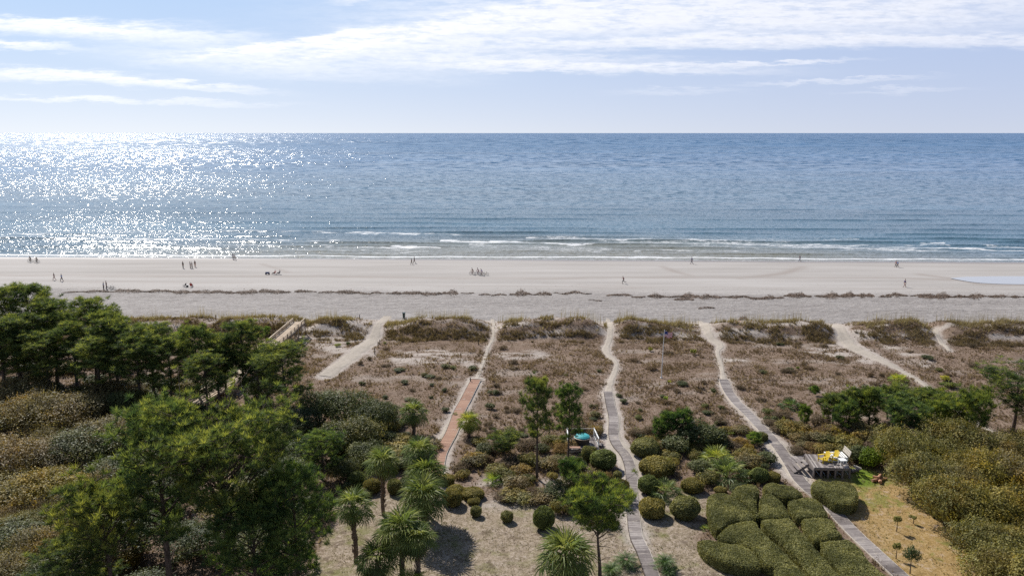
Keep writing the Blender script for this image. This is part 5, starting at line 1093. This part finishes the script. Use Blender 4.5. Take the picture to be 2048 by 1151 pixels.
# small trees on the right lawn
ST={'a':dome_mesh(200,.6,1.7,7,900,.07,.045,M['leaf_olive'],jit=.4),'b':dome_mesh(201,.9,2.2,9,1600,.07,.045,M['leaf_dark'],jit=.4)}
for me in ST.values(): DIM[me[1].name]=dims(me[1])
for u,v,kk,rr,hh,lb in [(1793,1062,'a',10,1.5,'little vase shaped tree in the middle of the right lawn'),(1792,1116,'a',9,1.5,'little thin tree near the diagonal boardwalk end'),(1820,1146,'b',18,2.4,'larger little tree by the bottom right of the lawn'),(1826,1046,'a',9,.8,'low twiggy shrub between lawn and thicket'),(1830,1012,'b',16,1.9,'little tree with a leaning trunk at the thicket edge')]:
    p=P(u,v); s=ppm(p); o=empty('small_tree',p,nrz(),lb,'small tree','little trees on the right lawn'); me=ST[kk]; sc=rr/s/DIM[me[1].name][0]
    b=MB(); b.tube([(0,0,-.1),(.03,.02,hh*.3),(0,0,hh*.65)],[.05,.035,.02],6); b.build('trunk',M['bark'],o)
    c=link('crown',me[1],None,o,(0,0,hh*.18)); c.scale=(sc,sc,hh*.8/DIM[me[1].name][1]); c.color=(.85,.95,.9,1)
# ---------------------------------------------------------------- shrubs between the garden and the dune, middle
MG='wild shrubs in the middle thicket'
for u,v,kk,rr,hp_,lb in [(925,940,'s0',24,18,'brown shrub right of the red boardwalk end'),(950,930,'b0',30,24,'brown olive shrub behind the palmetto left of the pines'),(925,955,'o0',18,16,'olive shrub by the sandy gap'),(1005,960,'o1',28,24,'olive shrub right of the bright palmetto'),(1035,975,'b0',32,24,'brown shrub at the foot of the taller middle pine'),(1060,930,'o0',26,26,'olive shrub left of the small deck'),(1100,935,'b1',30,26,'brown shrub between the two middle pines'),
 (1020,930,'s0',30,20,'dry shrub under the young pine'),(985,900,'s1',28,18,'dry shrub below the yellow green palm'),(1055,895,'s0',28,18,'dry shrub left of the taller middle pine'),(1105,890,'o1',24,20,'olive shrub behind the small deck railing'),(1150,862,'s1',28,18,'dry shrub beyond the small deck'),(1190,868,'b0',20,18,'brown shrub between small deck and winding boardwalk'),(1030,998,'o0',40,18,'long low shrub bordering the lawn, left'),(1075,1000,'b0',34,18,'long low shrub bordering the lawn, middle'),(1005,995,'s1',28,14,'dry low shrub at the lawn border'),
 (1115,990,'d0',32,26,'dark shrub behind the drum shaped shrub'),(1150,985,'o1',36,34,'olive shrub below the dense middle pine'),(1185,965,'b1',30,24,'brown olive shrub below the big round clipped one'),(1125,1025,'o0',26,30,'pale olive shrub right of the drum shaped shrub'),(1165,1010,'d1',34,30,'dark shrub behind the front pine crown'),(960,890,'o0',22,16,'olive shrub at the right foot of the yellow green palm'),(1150,940,'d0',26,28,'dark green shrub in front of the small deck'),
 (1390,885,'d0',46,46,'dark leafy shrub right of the young pine clump'),(1425,890,'d1',38,38,'dark leafy shrub at the right end of the young pine clump'),(1350,900,'d1',34,30,'dark shrub in front of the young pine clump'),(1310,868,'s0',24,16,'dry shrub left of the young pine clump'),(1270,870,'s1',20,14,'dry shrub on the right bank of the winding boardwalk'),(1395,945,'d1',28,26,'dark shrub left of the palmetto clump'),(1340,915,'o0',26,16,'low olive shrub behind the broad flat clipped shrub'),(1412,965,'o1',26,26,'olive shrub at the left foot of the palmetto clump'),(1500,935,'b0',32,26,'brown olive shrub right of the palmetto clump'),(1490,915,'o0',26,20,'olive shrub behind the palmetto clump'),(1465,895,'s0',26,16,'dry shrub left of the diagonal boardwalk'),(1480,985,'d0',22,20,'dark shrub between palmettos and hedges'),(1530,925,'d1',24,22,'dark shrub on the bank left of the diagonal boardwalk'),(1520,940,'d0',20,18,'dark shrub behind the small dark clipped ball'),(1480,865,'b0',22,16,'brown shrub in the grass left of the diagonal boardwalk'),(1400,860,'s1',22,16,'dry shrub beyond the dark leafy shrubs'),
 (1560,835,'s0',22,14,'dry shrub left of the lone small young pine'),(1640,845,'s1',24,16,'dry shrub left of the right pine mass'),(1540,850,'s1',18,12,'dry shrub right of the upper diagonal boardwalk'),(1440,845,'s0',20,13,'dry shrub left of the upper diagonal boardwalk')]: shrub(u,v,kk,rr,hp_,lb,MG)
# ---------------------------------------------------------------- single small shrubs in the dune grass
DG='small shrubs in the dune grass'
for u,v,kk,rr,hp_,lb,cl in [(810,767,'d0',10,9,'dark shrub in the dune grass, midway between the wide sand path and the red boardwalk',None),(725,769,'d1',8,8,'small dark shrub right below the wide sand path',None),(772,796,'d2',8,8,'small dark shrub above the evergreen mass',None),(863,771,'d0',7,6,'dark shrub up and left of the red boardwalk end',None),(889,782,'d1',8,8,'round dark shrub left of the red boardwalk',None),(861,796,'d2',6,6,'faint shrub left of the red boardwalk',None),(891,823,'d0',10,10,'dark shrub touching the left border of the red boardwalk',None),
 (986,788,'d1',12,10,'dark shrub right of the red boardwalk, upper of two',None),(980,818,'d2',12,13,'dark shrub right of the red boardwalk, lower of two',None),(946,739,'d0',11,9,'dark shrub beside the narrow path above the red boardwalk',None),(907,737,'d1',9,7,'olive shrub left of the one beside the narrow path',(1.4,1.3,1)),(850,752,'d2',9,8,'olive brown shrub below the pale sand patch',(1.5,1.2,1)),(696,690,'d0',5,8,'green upright shrub in the sandy hollow',(1.3,1.4,1)),(675,693,'g0',8,8,'bright green shrub in the sandy hollow',(1.2,1.6,.8)),
 (770,687,'g1',5,5,'tiny green shrub right of the wide sand path',(1.2,1.5,1)),(969,681,'d1',6,5,'small dark shrub left of the narrow path near the ridge',None),(1238,792,'d2',8,7,'dark shrub right of the winding boardwalk end',None),(1246,805,'d0',10,9,'dark shrub right of the winding boardwalk, second from its end',None),(1280,821,'d1',7,6,'small dark shrub right of the winding boardwalk in the open',None),(1274,837,'d2',11,9,'olive dark shrub in the grass left of the young pine clump',(1.3,1.2,.9)),(1132,751,'g0',6,5,'olive tuft right above the middle pines',None),
 (1198,743,'d0',6,6,'small dark shrub left of the winding sand path',None),(1187,814,'d1',10,8,'brown dark shrub left of the winding boardwalk, upper',(1.3,1,.9)),(1191,832,'d2',13,12,'dark shrub left of the winding boardwalk, lower',(1.2,1.,.9)),(1324,795,'d0',8,7,'dark shrub left of the bright weed below the flagpole',None),(1331,801,'g2',5,11,'bright pale green weed below the flagpole',(2,2.6,1.4)),(1427,784,'d1',9,9,'dark shrub left of the diagonal boardwalk end',None),(1412,815,'d2',10,9,'olive shrub left of the upper diagonal boardwalk',(1.3,1.2,.9)),(1442,817,'d0',8,8,'olive shrub close to the upper diagonal boardwalk',(1.3,1.2,.9)),
 (1439,849,'d1',11,10,'olive shrub above the dark leafy shrubs',(1.3,1.2,.9)),(1273,862,'g0',7,10,'pale green weed left of the big bank shrub',(1.8,2,1.5)),(1463,870,'g1',8,9,'green weed between the dark leafy shrubs and the diagonal boardwalk',(1.2,1.5,.9)),(1386,708,'g2',7,12,'tall pale green weed left of the fourth sand path',(2,2.2,1.4)),(1300,702,'g0',6,11,'tall pale green weed left of the flag',(1.8,2,1.3)),(1339,767,'g1',5,9,'pale green weed right of the flagpole foot',(2,2.2,1.4)),
 (1623,781,'d2',12,11,'green shrub between the dark palmetto and the pine mass',(1.2,1.4,.8)),(1536,828,'d0',15,12,'olive shrub right of the diagonal boardwalk',(1.4,1.3,.9)),(1542,842,'d1',15,12,'dark shrub right of the diagonal boardwalk, lower',None),(1580,741,'d2',9,7,'small dark shrub in the grass above the dark palmetto',None),(1595,738,'g2',4,7,'small green weed above the dark palmetto',(1.4,1.8,1)),(1566,838,'g0',6,9,'pale green weed right of the diagonal boardwalk',(2,2.3,1.6)),(1598,880,'g1',9,10,'pale green weed above the deck landing',(1.6,2,1.3)),(1650,875,'g2',7,9,'bright green weed behind the deck',(1.4,2,1)),
 (1900,775,'d0',16,12,'olive shrub beside the long pale path, right',(1.6,1.6,.8)),(1890,760,'g1',14,10,'yellow green shrub beside the long pale path',(1.8,1.8,.7)),(1560,690,'d1',8,6,'dark shrub by the ridge right of the fourth sand path',None),(1478,776,'s0',12,8,'dry brown shrub right of the diagonal boardwalk end',None)]: shrub(u,v,kk,rr,hp_,lb,DG,cl,LOW)
r=random.Random(77); nS=0
for _ in range(400):
    u=r.uniform(560,2040); v=r.uniform(690,880); p=P(u,v)
    if float(samp(PD,p.x,p.y))<1.3 or float(samp(Msand,p.x,p.y))>.3 or (u<780 and v>740) or (u>1640 and v>770) : continue
    if r.random()>.2+.8*(v-690)/190: continue
    o=shrub(u,v,r.choice(['s0','s1','s2','s0','d0']),r.uniform(7,15),r.uniform(5,9),'low dry brown shrub half hidden in the dune grass','dry shrubs half hidden in the dune grass',r.choice([None,(.8,.8,.8),(1.1,1,.9)]),LOW); nS+=1
    if nS>=110: break

# ---------------------------------------------------------------- filling scrub
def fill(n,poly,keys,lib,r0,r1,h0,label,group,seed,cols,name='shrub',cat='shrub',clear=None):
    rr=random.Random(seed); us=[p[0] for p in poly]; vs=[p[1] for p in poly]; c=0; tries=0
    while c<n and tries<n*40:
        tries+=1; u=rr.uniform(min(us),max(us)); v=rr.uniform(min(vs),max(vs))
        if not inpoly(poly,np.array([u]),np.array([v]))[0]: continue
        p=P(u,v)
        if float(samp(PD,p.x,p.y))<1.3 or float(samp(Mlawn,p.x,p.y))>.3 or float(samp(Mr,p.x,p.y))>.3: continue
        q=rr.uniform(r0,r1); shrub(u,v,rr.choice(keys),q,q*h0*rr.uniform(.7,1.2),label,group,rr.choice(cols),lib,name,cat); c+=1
CO=[None,(1.1,1.,.9),(.85,.9,.9),(1.15,1.1,1.2),(1.25,1.1,.7)]
fill(26,[(905,880),(1200,870),(1210,960),(1130,1010),(1000,985),(905,950)],['o0','o1','d0','b0','s0'],MED,12,24,.9,'wild olive shrub crowded among others below the two middle pines','crowded shrubs below the middle pines',11,CO)
fill(24,[(1240,850),(1440,855),(1560,900),(1560,950),(1420,950),(1300,930),(1250,900)],['o0','o1','d0','b0','d1'],MED,12,22,.9,'wild leafy shrub crowded between the winding and diagonal boardwalks','crowded shrubs between the two grey boardwalks',12,CO)
fill(30,[(1560,850),(1660,860),(1900,880),(1800,930),(1730,930),(1600,895)],['o0','o1','b0','b1','s1'],MED,16,30,.8,'brown olive shrub crowded between the deck and the right pines','crowded shrubs behind the timber deck',13,CO)
fill(70,[(0,800),(260,800),(300,860),(250,930),(240,1010),(300,1150),(0,1150)],['b0','b1','b2','d1','o1'],OAK,26,48,1.2,'twiggy brown shrub woven into the bottom left thicket','woven shrubs of the bottom left thicket',14,[None,(1.1,1.1,1.2),(.85,.85,.8),(1.15,1.12,1.1),(1.35,1.2,.6)],'thicket_shrub')
fill(92,[(1800,900),(1900,890),(2048,900),(2200,930),(2280,1240),(2040,1240),(1960,1130),(1900,1040),(1850,980)],['o0','o1','o2','b1','d0'],OAK,26,46,1.25,'twiggy olive tree woven into the right thicket','woven trees of the right thicket',15,[None,(1.1,1.1,1.1),(.85,.9,.85),(1.25,1.15,.6),(1.4,1.2,.5)],'thicket_tree','tree')
fill(22,[(640,850),(800,850),(830,930),(760,965),(650,900)],['o0','o1','d0','d1'],MED,16,30,1.0,'leafy shrub filling the edge of the dark evergreen mass','shrubs at the edge of the evergreen mass',16,CO)
fill(16,[(690,975),(800,965),(900,985),(880,1010),(700,1000)],['o0','d0','d1','s0'],MED,10,18,1.1,'small garden shrub behind the slender palm trunks','small shrubs behind the palms',17,CO)
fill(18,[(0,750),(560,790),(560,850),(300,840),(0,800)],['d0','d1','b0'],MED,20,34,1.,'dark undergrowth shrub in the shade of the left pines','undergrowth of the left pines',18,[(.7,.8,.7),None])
# ---------------------------------------------------------------- people
dg=None
def skin_mesh(verts,edges,radii,root=0,sub=1,name='body'):
    me=bpy.data.meshes.new(name); me.from_pydata(verts,edges,[]); ob=bpy.data.objects.new('tmp',me); COL.objects.link(ob)
    md=ob.modifiers.new('s','SKIN'); md.use_smooth_shade=True
    sv=me.skin_vertices[0].data
    for i,rr in enumerate(radii): sv[i].radius=(rr,rr) if not hasattr(rr,'__len__') else rr; sv[i].use_root=(i==root)
    s2=ob.modifiers.new('u','SUBSURF'); s2.levels=sub; s2.render_levels=sub
    d=bpy.context.evaluated_depsgraph_get(); d.update(); nm=bpy.data.meshes.new_from_object(ob.evaluated_get(d)); bpy.data.objects.remove(ob); nm.name=name; return nm
def figure(pose):
    """joints for a 1.75 m adult facing +X; returns body, top, trousers, hair meshes"""
    V=lambda *a: Vector(a)
    J={}
    lean=0
    if pose in('walk','stand','run','hold'):
        hip=V(0,0,.93); ch=V(.02,0,1.30); nk=V(.03,0,1.50)
        sw={'walk':.30,'stand':.03,'run':.42,'hold':.05}[pose]
        if pose=='run': ch=V(.08,0,1.28); nk=V(.12,0,1.47)
        kL=V(sw*.75,.10,.50); aL=V(sw*.95,.10,.08); kR=V(-sw*.25,-.10,.50); aR=V(-sw*1.1,-.10,.10)
        if pose=='run': kL=V(.30,.1,.58); aL=V(.22,.10,.12); kR=V(-.12,-.10,.50); aR=V(-.52,-.10,.42)
        eL=V(-sw*.35,.26,1.14); wL=V(-sw*.45+.05,.27,.90); eR=V(sw*.3,-.26,1.14); wR=V(sw*.75,-.25,.93)
        if pose=='run': eL=V(-.16,.26,1.18); wL=V(.05,.24,1.08); eR=V(.10,-.26,1.15); wR=V(.34,-.2,1.22)
        if pose=='hold': eR=V(.05,-.27,1.15); wR=V(.30,-.2,1.08)
    elif pose=='ride':
        hip=V(-.20,0,.98); ch=V(-.02,0,1.30); nk=V(.06,0,1.49)
        kL=V(.16,.10,.86); aL=V(.02,.11,.45); kR=V(.12,-.10,.62); aR=V(.02,-.11,.22)
        eL=V(.16,.27,1.20); wL=V(.36,.27,1.07); eR=V(.16,-.27,1.20); wR=V(.36,-.27,1.07)
    else: # sit, low beach chair
        hip=V(0,0,.36); ch=V(-.14,0,.70); nk=V(-.19,0,.89)
        kL=V(.44,.12,.50); aL=V(.62,.12,.09); kR=V(.44,-.12,.50); aR=V(.62,-.12,.09)
        eL=V(.0,.28,.55); wL=V(.24,.26,.54); eR=V(.0,-.28,.55); wR=V(.24,-.26,.54)
    up=(nk-ch).normalized(); hd=nk+up*.10; hc=nk+up*.20+V(.015,0,0); ht=nk+up*.27+V(.005,0,0)
    vs=[];es=[];rs=[]
    def add(p,r_,par=None): vs.append(tuple(p)); rs.append(r_); i=len(vs)-1; (es.append((par,i)) if par is not None else None); return i
    ip=add(hip,.125); iw=add(hip.lerp(ch,.45),.115,ip); ic=add(ch,.135,iw); iu=add(ch.lerp(nk,.6),.11,ic); ink=add(nk,.058,iu); ih=add(hd,.075,ink); i2=add(hc,.092,ih); add(ht,.07,i2)
    sL=ch.lerp(nk,.68)+V(0,.185,0); sR=ch.lerp(nk,.68)+V(0,-.185,0); arms={}
    for key,s,e,wr,sg in(('L',sL,eL,wL,1),('R',sR,eR,wR,-1)):
        a=add(s,.06,iu); b=add(s.lerp(e,.5),.048,a); c=add(e,.040,b); d=add(wr,.028,c)
        dr=(wr-e).normalized(); pm=add(wr+dr*.06,(.036,.022),d); side=dr.cross(V(0,1,0)).normalized() if abs(dr.y)<.9 else V(1,0,0)
        for f,(o_,l_) in enumerate(((-.028,.075),(-.010,.088),(.010,.083),(.028,.066))):
            q=wr+dr*.085+side*o_; k1=add(q,.0095,pm); k2=add(q+dr*l_*.55+V(0,-sg*.012,0),.0088,k1); add(q+dr*l_*.95+V(0,-sg*.032,0),.0078,k2)
        t1=add(wr+dr*.045-side*.040,.0105,pm); add(wr+dr*.085-side*.058+V(0,-sg*.01,0),.009,t1)
        arms[key]=(s,e,wr)
    legs={}
    for key,k_,a_,sg in(('L',kL,aL,1),('R',kR,aR,-1)):
        h_=hip+V(0,.085*sg,-.06); a=add(h_,.095,ip); m_=add(h_.lerp(k_,.5),.080,a); b=add(k_,.058,m_); c=add(k_.lerp(a_,.35),.058,b); d=add(a_,.036,c)
        sh=(a_-k_).normalized(); fw=V(1,0,0)-sh*sh.x; fw.normalize(); he=add(a_+sh*.045-fw*.03,.036,d); ft=add(a_+sh*.055+fw*.13,(.04,.026),d); legs[key]=(h_,k_,a_)
    body=skin_mesh(vs,es,rs)
    # nose, ears and brow belong to the same mesh
    bm=bmesh.new(); bm.from_mesh(body)
    for p,s_,sc in((hc+V(.095,0,-.012),.017,(1,.7,1.3)),(hc+V(0,.088,-.005),.022,(.8,.4,1.3)),(hc+V(0,-.088,-.005),.022,(.8,.4,1.3)),(hc+V(.082,0,-.052),.016,(.5,1.5,.45)),(hc+V(.082,.032,.018),.010,(.6,1.2,.7)),(hc+V(.082,-.032,.018),.010,(.6,1.2,.7))):
        bmesh.ops.create_icosphere(bm,subdivisions=1,radius=s_,matrix=Matrix.Translation(p)@Matrix.Diagonal((*sc,1)))
    bm.to_mesh(body); bm.free(); body.materials.clear(); body.materials.append(M['skin'])
    # shirt
    vs=[];es=[];rs=[]
    a=add(hip+(ch-hip)*.05,.142); b=add(hip.lerp(ch,.5),.136,a); c=add(ch,.155,b); d=add(ch.lerp(nk,.62),.125,c); add(nk-up*.03,.074,d)
    for key in'LR': s,e,wr=arms[key]; q=add(s,.074,d); q2=add(s.lerp(e,.5),.062,q); add(s.lerp(e,.92),.054,q2)
    top=skin_mesh(vs,es,rs,0,1,'shirt'); top.materials.clear(); top.materials.append(M['cloth'])
    vs=[];es=[];rs=[]
    a=add(hip+V(0,0,.07) if pose!='sit' else hip,.134); b=add(hip,.14,a)
    for key in'LR': h_,k_,a_=legs[key]; q=add(h_,.108,b); q2=add(h_.lerp(k_,.5),.094,q); q3=add(k_,.072,q2); q4=add(k_.lerp(a_,.5),.066,q3); add(k_.lerp(a_,.9),.050,q4)
    tr=skin_mesh(vs,es,rs,0,1,'trousers'); tr.materials.clear(); tr.materials.append(M['cloth'])
    bm=bmesh.new(); bmesh.ops.create_icosphere(bm,subdivisions=3,radius=.104,matrix=Matrix.Translation(hc+V(-.012,0,.022))@Matrix.Diagonal((1.02,.94,1.08,1)))
    dl=[v for v in bm.verts if (v.co-hc).x>.035 and (v.co-hc).z<.045 or (v.co-hc).z<-.06]; bmesh.ops.delete(bm,geom=dl,context='VERTS')
    hr=bpy.data.meshes.new('hair'); bm.to_mesh(hr); bm.free(); hr.materials.append(M['hair'])
    bm=bmesh.new()
    for key in 'LR':
        h_,k_,a_=legs[key]; sh=(a_-k_).normalized(); fw=V(1,0,0)-sh*sh.x; fw.normalize(); c=a_+sh*.062+fw*.05; m4=Matrix((fw,fw.cross(-sh)*-1,-sh)).transposed().to_4x4()
        bmesh.ops.create_icosphere(bm,subdivisions=2,radius=1,matrix=Matrix.Translation(c)@m4@Matrix.Diagonal((.15,.055,.045,1)))
    shoe=bpy.data.meshes.new('shoes'); bm.to_mesh(shoe); bm.free(); shoe.materials.append(M['rubber'])
    return dict(body=body,shirt=top,trousers=tr,hair=hr,shoes=shoe)
import bmesh
FIG={p_:figure(p_) for p_ in('walk','stand','run','hold','ride','sit')}
def person(u,v,pose,face,sc,c1,c2,label,dz=0,loc=None,group='people on the beach'):
    p=P(u,v) if loc is None else loc
    o=empty('person',p+Vector((0,0,-.01+dz)),R(face),label,'person',group); o.scale=(sc,)*3
    for k_,me in FIG[pose].items():
        c=link(k_,me,None,o)
        if k_=='shirt': c.color=(*c1,1)
        if k_=='trousers': c.color=(*c2,1)
    return o
DK=(.02,.022,.03); NV=(.02,.04,.12); WH=(.75,.75,.75); RD=(.35,.03,.03); GR=(.07,.09,.08); KH=(.3,.24,.17); SK=(.45,.27,.2); BL=(.03,.16,.42); MR=(.10,.03,.04)
person(109,560,'walk',180,1,(.25,.16,.17),(.4,.28,.24),'walker in a dull brown top at the far left of the beach')
person(124,562.5,'walk',170,1.03,(.33,.42,.62),DK,'walker in a light blue shirt and dark shorts beside the brown topped walker')
person(207.5,579,'stand',0,1,(.62,.63,.7),(.06,.06,.08),'person in a white top standing next to parked bicycles')
person(213.5,578,'stand',200,1.08,MR,DK,'person in a dark red top standing between the white topped person and the bicycles')
person(366.5,536.5,'stand',240,1.08,GR,GR,'person in dark grey green clothes standing left of a trio')
person(381,536.5,'stand',200,1.04,(.06,.07,.12),DK,'left person of the close pair in dark clothes')
person(384.5,536.5,'hold',180,.98,(.10,.09,.12),DK,'right person of the close pair leaning over')
person(390.5,534,'stand',150,1.02,(.07,.04,.04),SK,'bare legged person in a dark top right of the close pair')
person(466.5,519,'stand',90,1.0,NV,DK,'taller of two people at the water line left of centre')
person(470,520,'walk',20,.95,(.03,.05,.09),DK,'smaller of two people at the water line left of centre')
person(823.5,529,'walk',190,.97,(.05,.05,.05),(.05,.05,.05),'bending dark dressed walker left of another near the water')
person(829,526.5,'walk',180,1.05,(.02,.02,.03),(.02,.02,.03),'black dressed walker near the water in the centre left')
person(1247,567,'run',180,1.05,(.16,.03,.05),DK,'runner in dark clothes with one leg kicked back')
person(1383.5,527.5,'walk',185,1.1,(.05,.07,.2),(.05,.05,.09),'walker in a blue top at the water edge right of centre')
person(1599.5,522.5,'walk',180,1.0,(.05,.03,.08),(.06,.06,.16),'walker in a dark top at the water edge on the right')
person(1791.5,533.5,'walk',180,1.0,(.3,.14,.15),DK,'pinkish topped walker of the pair on the right')
person(1795,534.5,'walk',170,1.02,BL,DK,'walker with a bright blue pack of the pair on the right')
person(1809,574,'walk',0,1.08,(.04,.03,.13),(.35,.2,.16),'striding walker in a dark blue top near the tide pool')
# bicycles
def bike_meshes():
    o={}; b=MB(); T=[((-.42,0,.35),(-.18,0,.85)),((-.30,0,.60),(.36,0,.78)),((-.02,0,.30),(.38,0,.72)),((-.02,0,.30),(-.20,0,.80)),((-.52,0,.35),(-.02,0,.30)),((-.52,0,.35),(-.22,0,.76)),((.36,0,.86),(.54,0,.35))]
    for a,c in T[1:]: b.tube([a,c],.018,6)
    o['frame']=b.mesh('frame',M['paint']); b=MB(); b.tube([(.36,0,.84),(.33,0,1.0)],.015,6); b.tube([(.22,-.3,1.04),(.34,-.18,1.03),(.34,.18,1.03),(.22,.3,1.04)],.014,6); o['handlebar']=b.mesh('handlebar',M['metal'])
    b=MB(); b.box((-.24,0,.9),(.27,.15,.06)); b.tube([(-.2,0,.78),(-.235,0,.9)],.015,6); o['saddle']=b.mesh('saddle',M['rubber'])
    b=MB(); pts=[(.335*math.cos(i*PI/12),0,.335*math.sin(i*PI/12)) for i in range(25)]; b.tube(pts,.024,5,cap=False); 
    o['tyre']=b.mesh('tyre',M['rubber']); b=MB()
    for i in range(12): b.tube([(0,0,0),(.32*math.cos(i*PI/6),0,.32*math.sin(i*PI/6))],.005,3)
    b.tube([(0,-.05,0),(0,.05,0)],.03,6); pts=[(.305*math.cos(i*PI/12),0,.305*math.sin(i*PI/12)) for i in range(25)]; b.tube(pts,.012,4,cap=False); o['rim']=b.mesh('rim',M['metal'])
    b=MB(); b.tube([(-.02,-.05,.30),(-.02,.05,.30)],.09,12); b.box((.12,.1,.22),(.1,.09,.02)); b.box((-.16,-.1,.38),(.1,.09,.02)); b.bar((-.02,.07,.3),(.12,.07,.22),.02,.02); b.bar((-.02,-.07,.3),(-.16,-.07,.38),.02,.02); o['pedals']=b.mesh('pedals',M['rubber']); return o
BK=bike_meshes()
def bike(p,face,col,label,tilt=0):
    o=empty('bicycle',p,R(face),label,'bicycle','bicycles on the beach'); o.rotation_euler=(tilt,0,R(face))
    for k_ in('frame','handlebar','saddle','pedals'):
        c=link(k_,BK[k_],None,o)
        if k_=='frame': c.color=(*col,1)
    for x_ in(-.52,.54): w_=bpy.data.objects.new('wheel',BK['tyre']); COL.objects.link(w_); w_.parent=o; w_.location=(x_,0,.355); rm=link('rim',BK['rim'],None,w_)
    return o
for u,v,f,c1,c2,bc,l1,l2,s_ in [(61,524,180,(.03,.035,.05),DK,DK,'left cyclist in dark clothes at the far left water edge','left of two dark bicycles ridden at the far left',1),(74,525.5,180,(.03,.03,.03),DK,DK,'right cyclist in dark clothes at the far left water edge','right of two dark bicycles ridden at the far left',1),
   (945,549,180,(.22,.10,.09),(.3,.2,.17),(.45,.25,.2),'leftmost of three cyclists in the middle of the beach','leftmost bicycle of the three ridden together',1),(956,549.5,180,(.5,.36,.36),(.36,.2,.2),(.35,.4,.5),'middle cyclist of the three, in the palest top','middle bicycle of the three ridden together',1.05),(963,550.5,180,(.28,.2,.42),(.3,.2,.2),(.5,.35,.3),'rightmost of three cyclists, in a purplish top','third bicycle of the three ridden together',1)]:
    p=P(u,v); bike(p,f,bc,l2); person(u,v,'ride',f,1*s_,c1,c2,l1,0.0,p.copy())
bike(P(971,550.5),180,(.5,.4,.2),'spare bicycle just behind the three cyclists'); bike(P(219.5,579),190,DK,'left of two bicycles parked by the standing pair',.06); bike(P(226,579.5),170,DK,'right of two bicycles parked by the standing pair',-.06)
# beach chairs
def bchair(u,v,face,col,label):
    o=empty('beach_chair',P(u,v),R(face),label,'beach chair','beach chairs'); 
    b=MB(); b.box((.08,0,.30),(.5,.52,.03)); c=b.build('seat',M['cloth'],o); c.color=(*col,1)
    b=MB(); b.bar((-.17,0,.28),(-.46,0,.92),.03,.52,.5,Vector((0,1,0))); c=b.build('backrest',M['cloth'],o); c.color=(*col,1)
    for s in(-1,1):
        b=MB(); b.tube([(.33,s*.29,0),(-.20,s*.29,.52)],.016,5); b.tube([(-.33,s*.29,0),(.30,s*.29,.50)],.016,5); b.build('leg',M['metal'],o)
        b=MB(); b.box((.05,s*.30,.52),(.42,.05,.025)); b.build('armrest',M['rubber'],o)
    return o
for u,v,f,col,l1,occ in [(549,548.5,200,(.4,.05,.04),'red low beach chair with a sitter, left of the dark one',('sitting person in red on the left beach chair of the pair',RD,DK)),(558,548.5,200,(.03,.05,.09),'dark low beach chair with a sitter, right of the red one',('sitting person in dark clothes on the right beach chair of the pair',(.05,.06,.1),DK)),
  (369,573.5,170,(.03,.03,.035),'empty black beach chair left of the small cooler',None),(383,573.5,90,(.4,.05,.04),'red beach chair right of the small cooler',('sitting person in a red top close to the seaweed line',(.4,.06,.05),(.08,.06,.07)))]:
    bchair(u,v,f,col,l1)
    if occ: person(u,v,'sit',f,.95,occ[1],occ[2],occ[0])
o=empty('cooler',P(374.8,573.5),0,'small dark cooler with pale lid between the black chair and the red chair','cooler'); b=MB(); b.box((0,0,.22),(.38,.3,.42)); b.build('cooler_body',M['rubber'],o); b=MB(); b.box((0,0,.46),(.42,.34,.06)); b.build('lid',M['white'],o); b=MB(); b.tube([(-.2,-.1,.42),(-.2,-.1,.56),(.2,-.1,.56),(.2,-.1,.42)],.012,5); b.build('handle',M['metal'],o)
o=empty('beach_wagon',P(535,548.5),0,'dark blue folding wagon standing left of the two beach chairs','wagon'); b=MB(); b.box((0,0,.42),(.95,.5,.34)); c=b.build('wagon_body',M['cloth'],o); c.color=(.03,.05,.14,1)
b=MB()
for e_ in(-.25,.25):
    for a_ in(-.47,.47): b.tube([(a_,e_,.15),(a_,e_,.66)],.015,5)
    b.tube([(-.47,e_,.64),(.47,e_,.64)],.015,5)
b.build('frame',M['metal'],o)
for a_ in(-.4,.4):
    for e_ in(-.28,.28): b=MB(); b.tube([(0,-.03,0),(0,.03,0)],.13,12); b.build('wheel',M['rubber'],o,(a_,e_,.13))
tag(link('beach_towel',(lambda b:(b.box((0,0,.02),(1.8,.9,.02)),b.mesh('beach_towel',M['log']))[1])(MB()),None,None,P(1479,643,.02)),'rust brown towel lying at the seaward foot of the dune','towel')
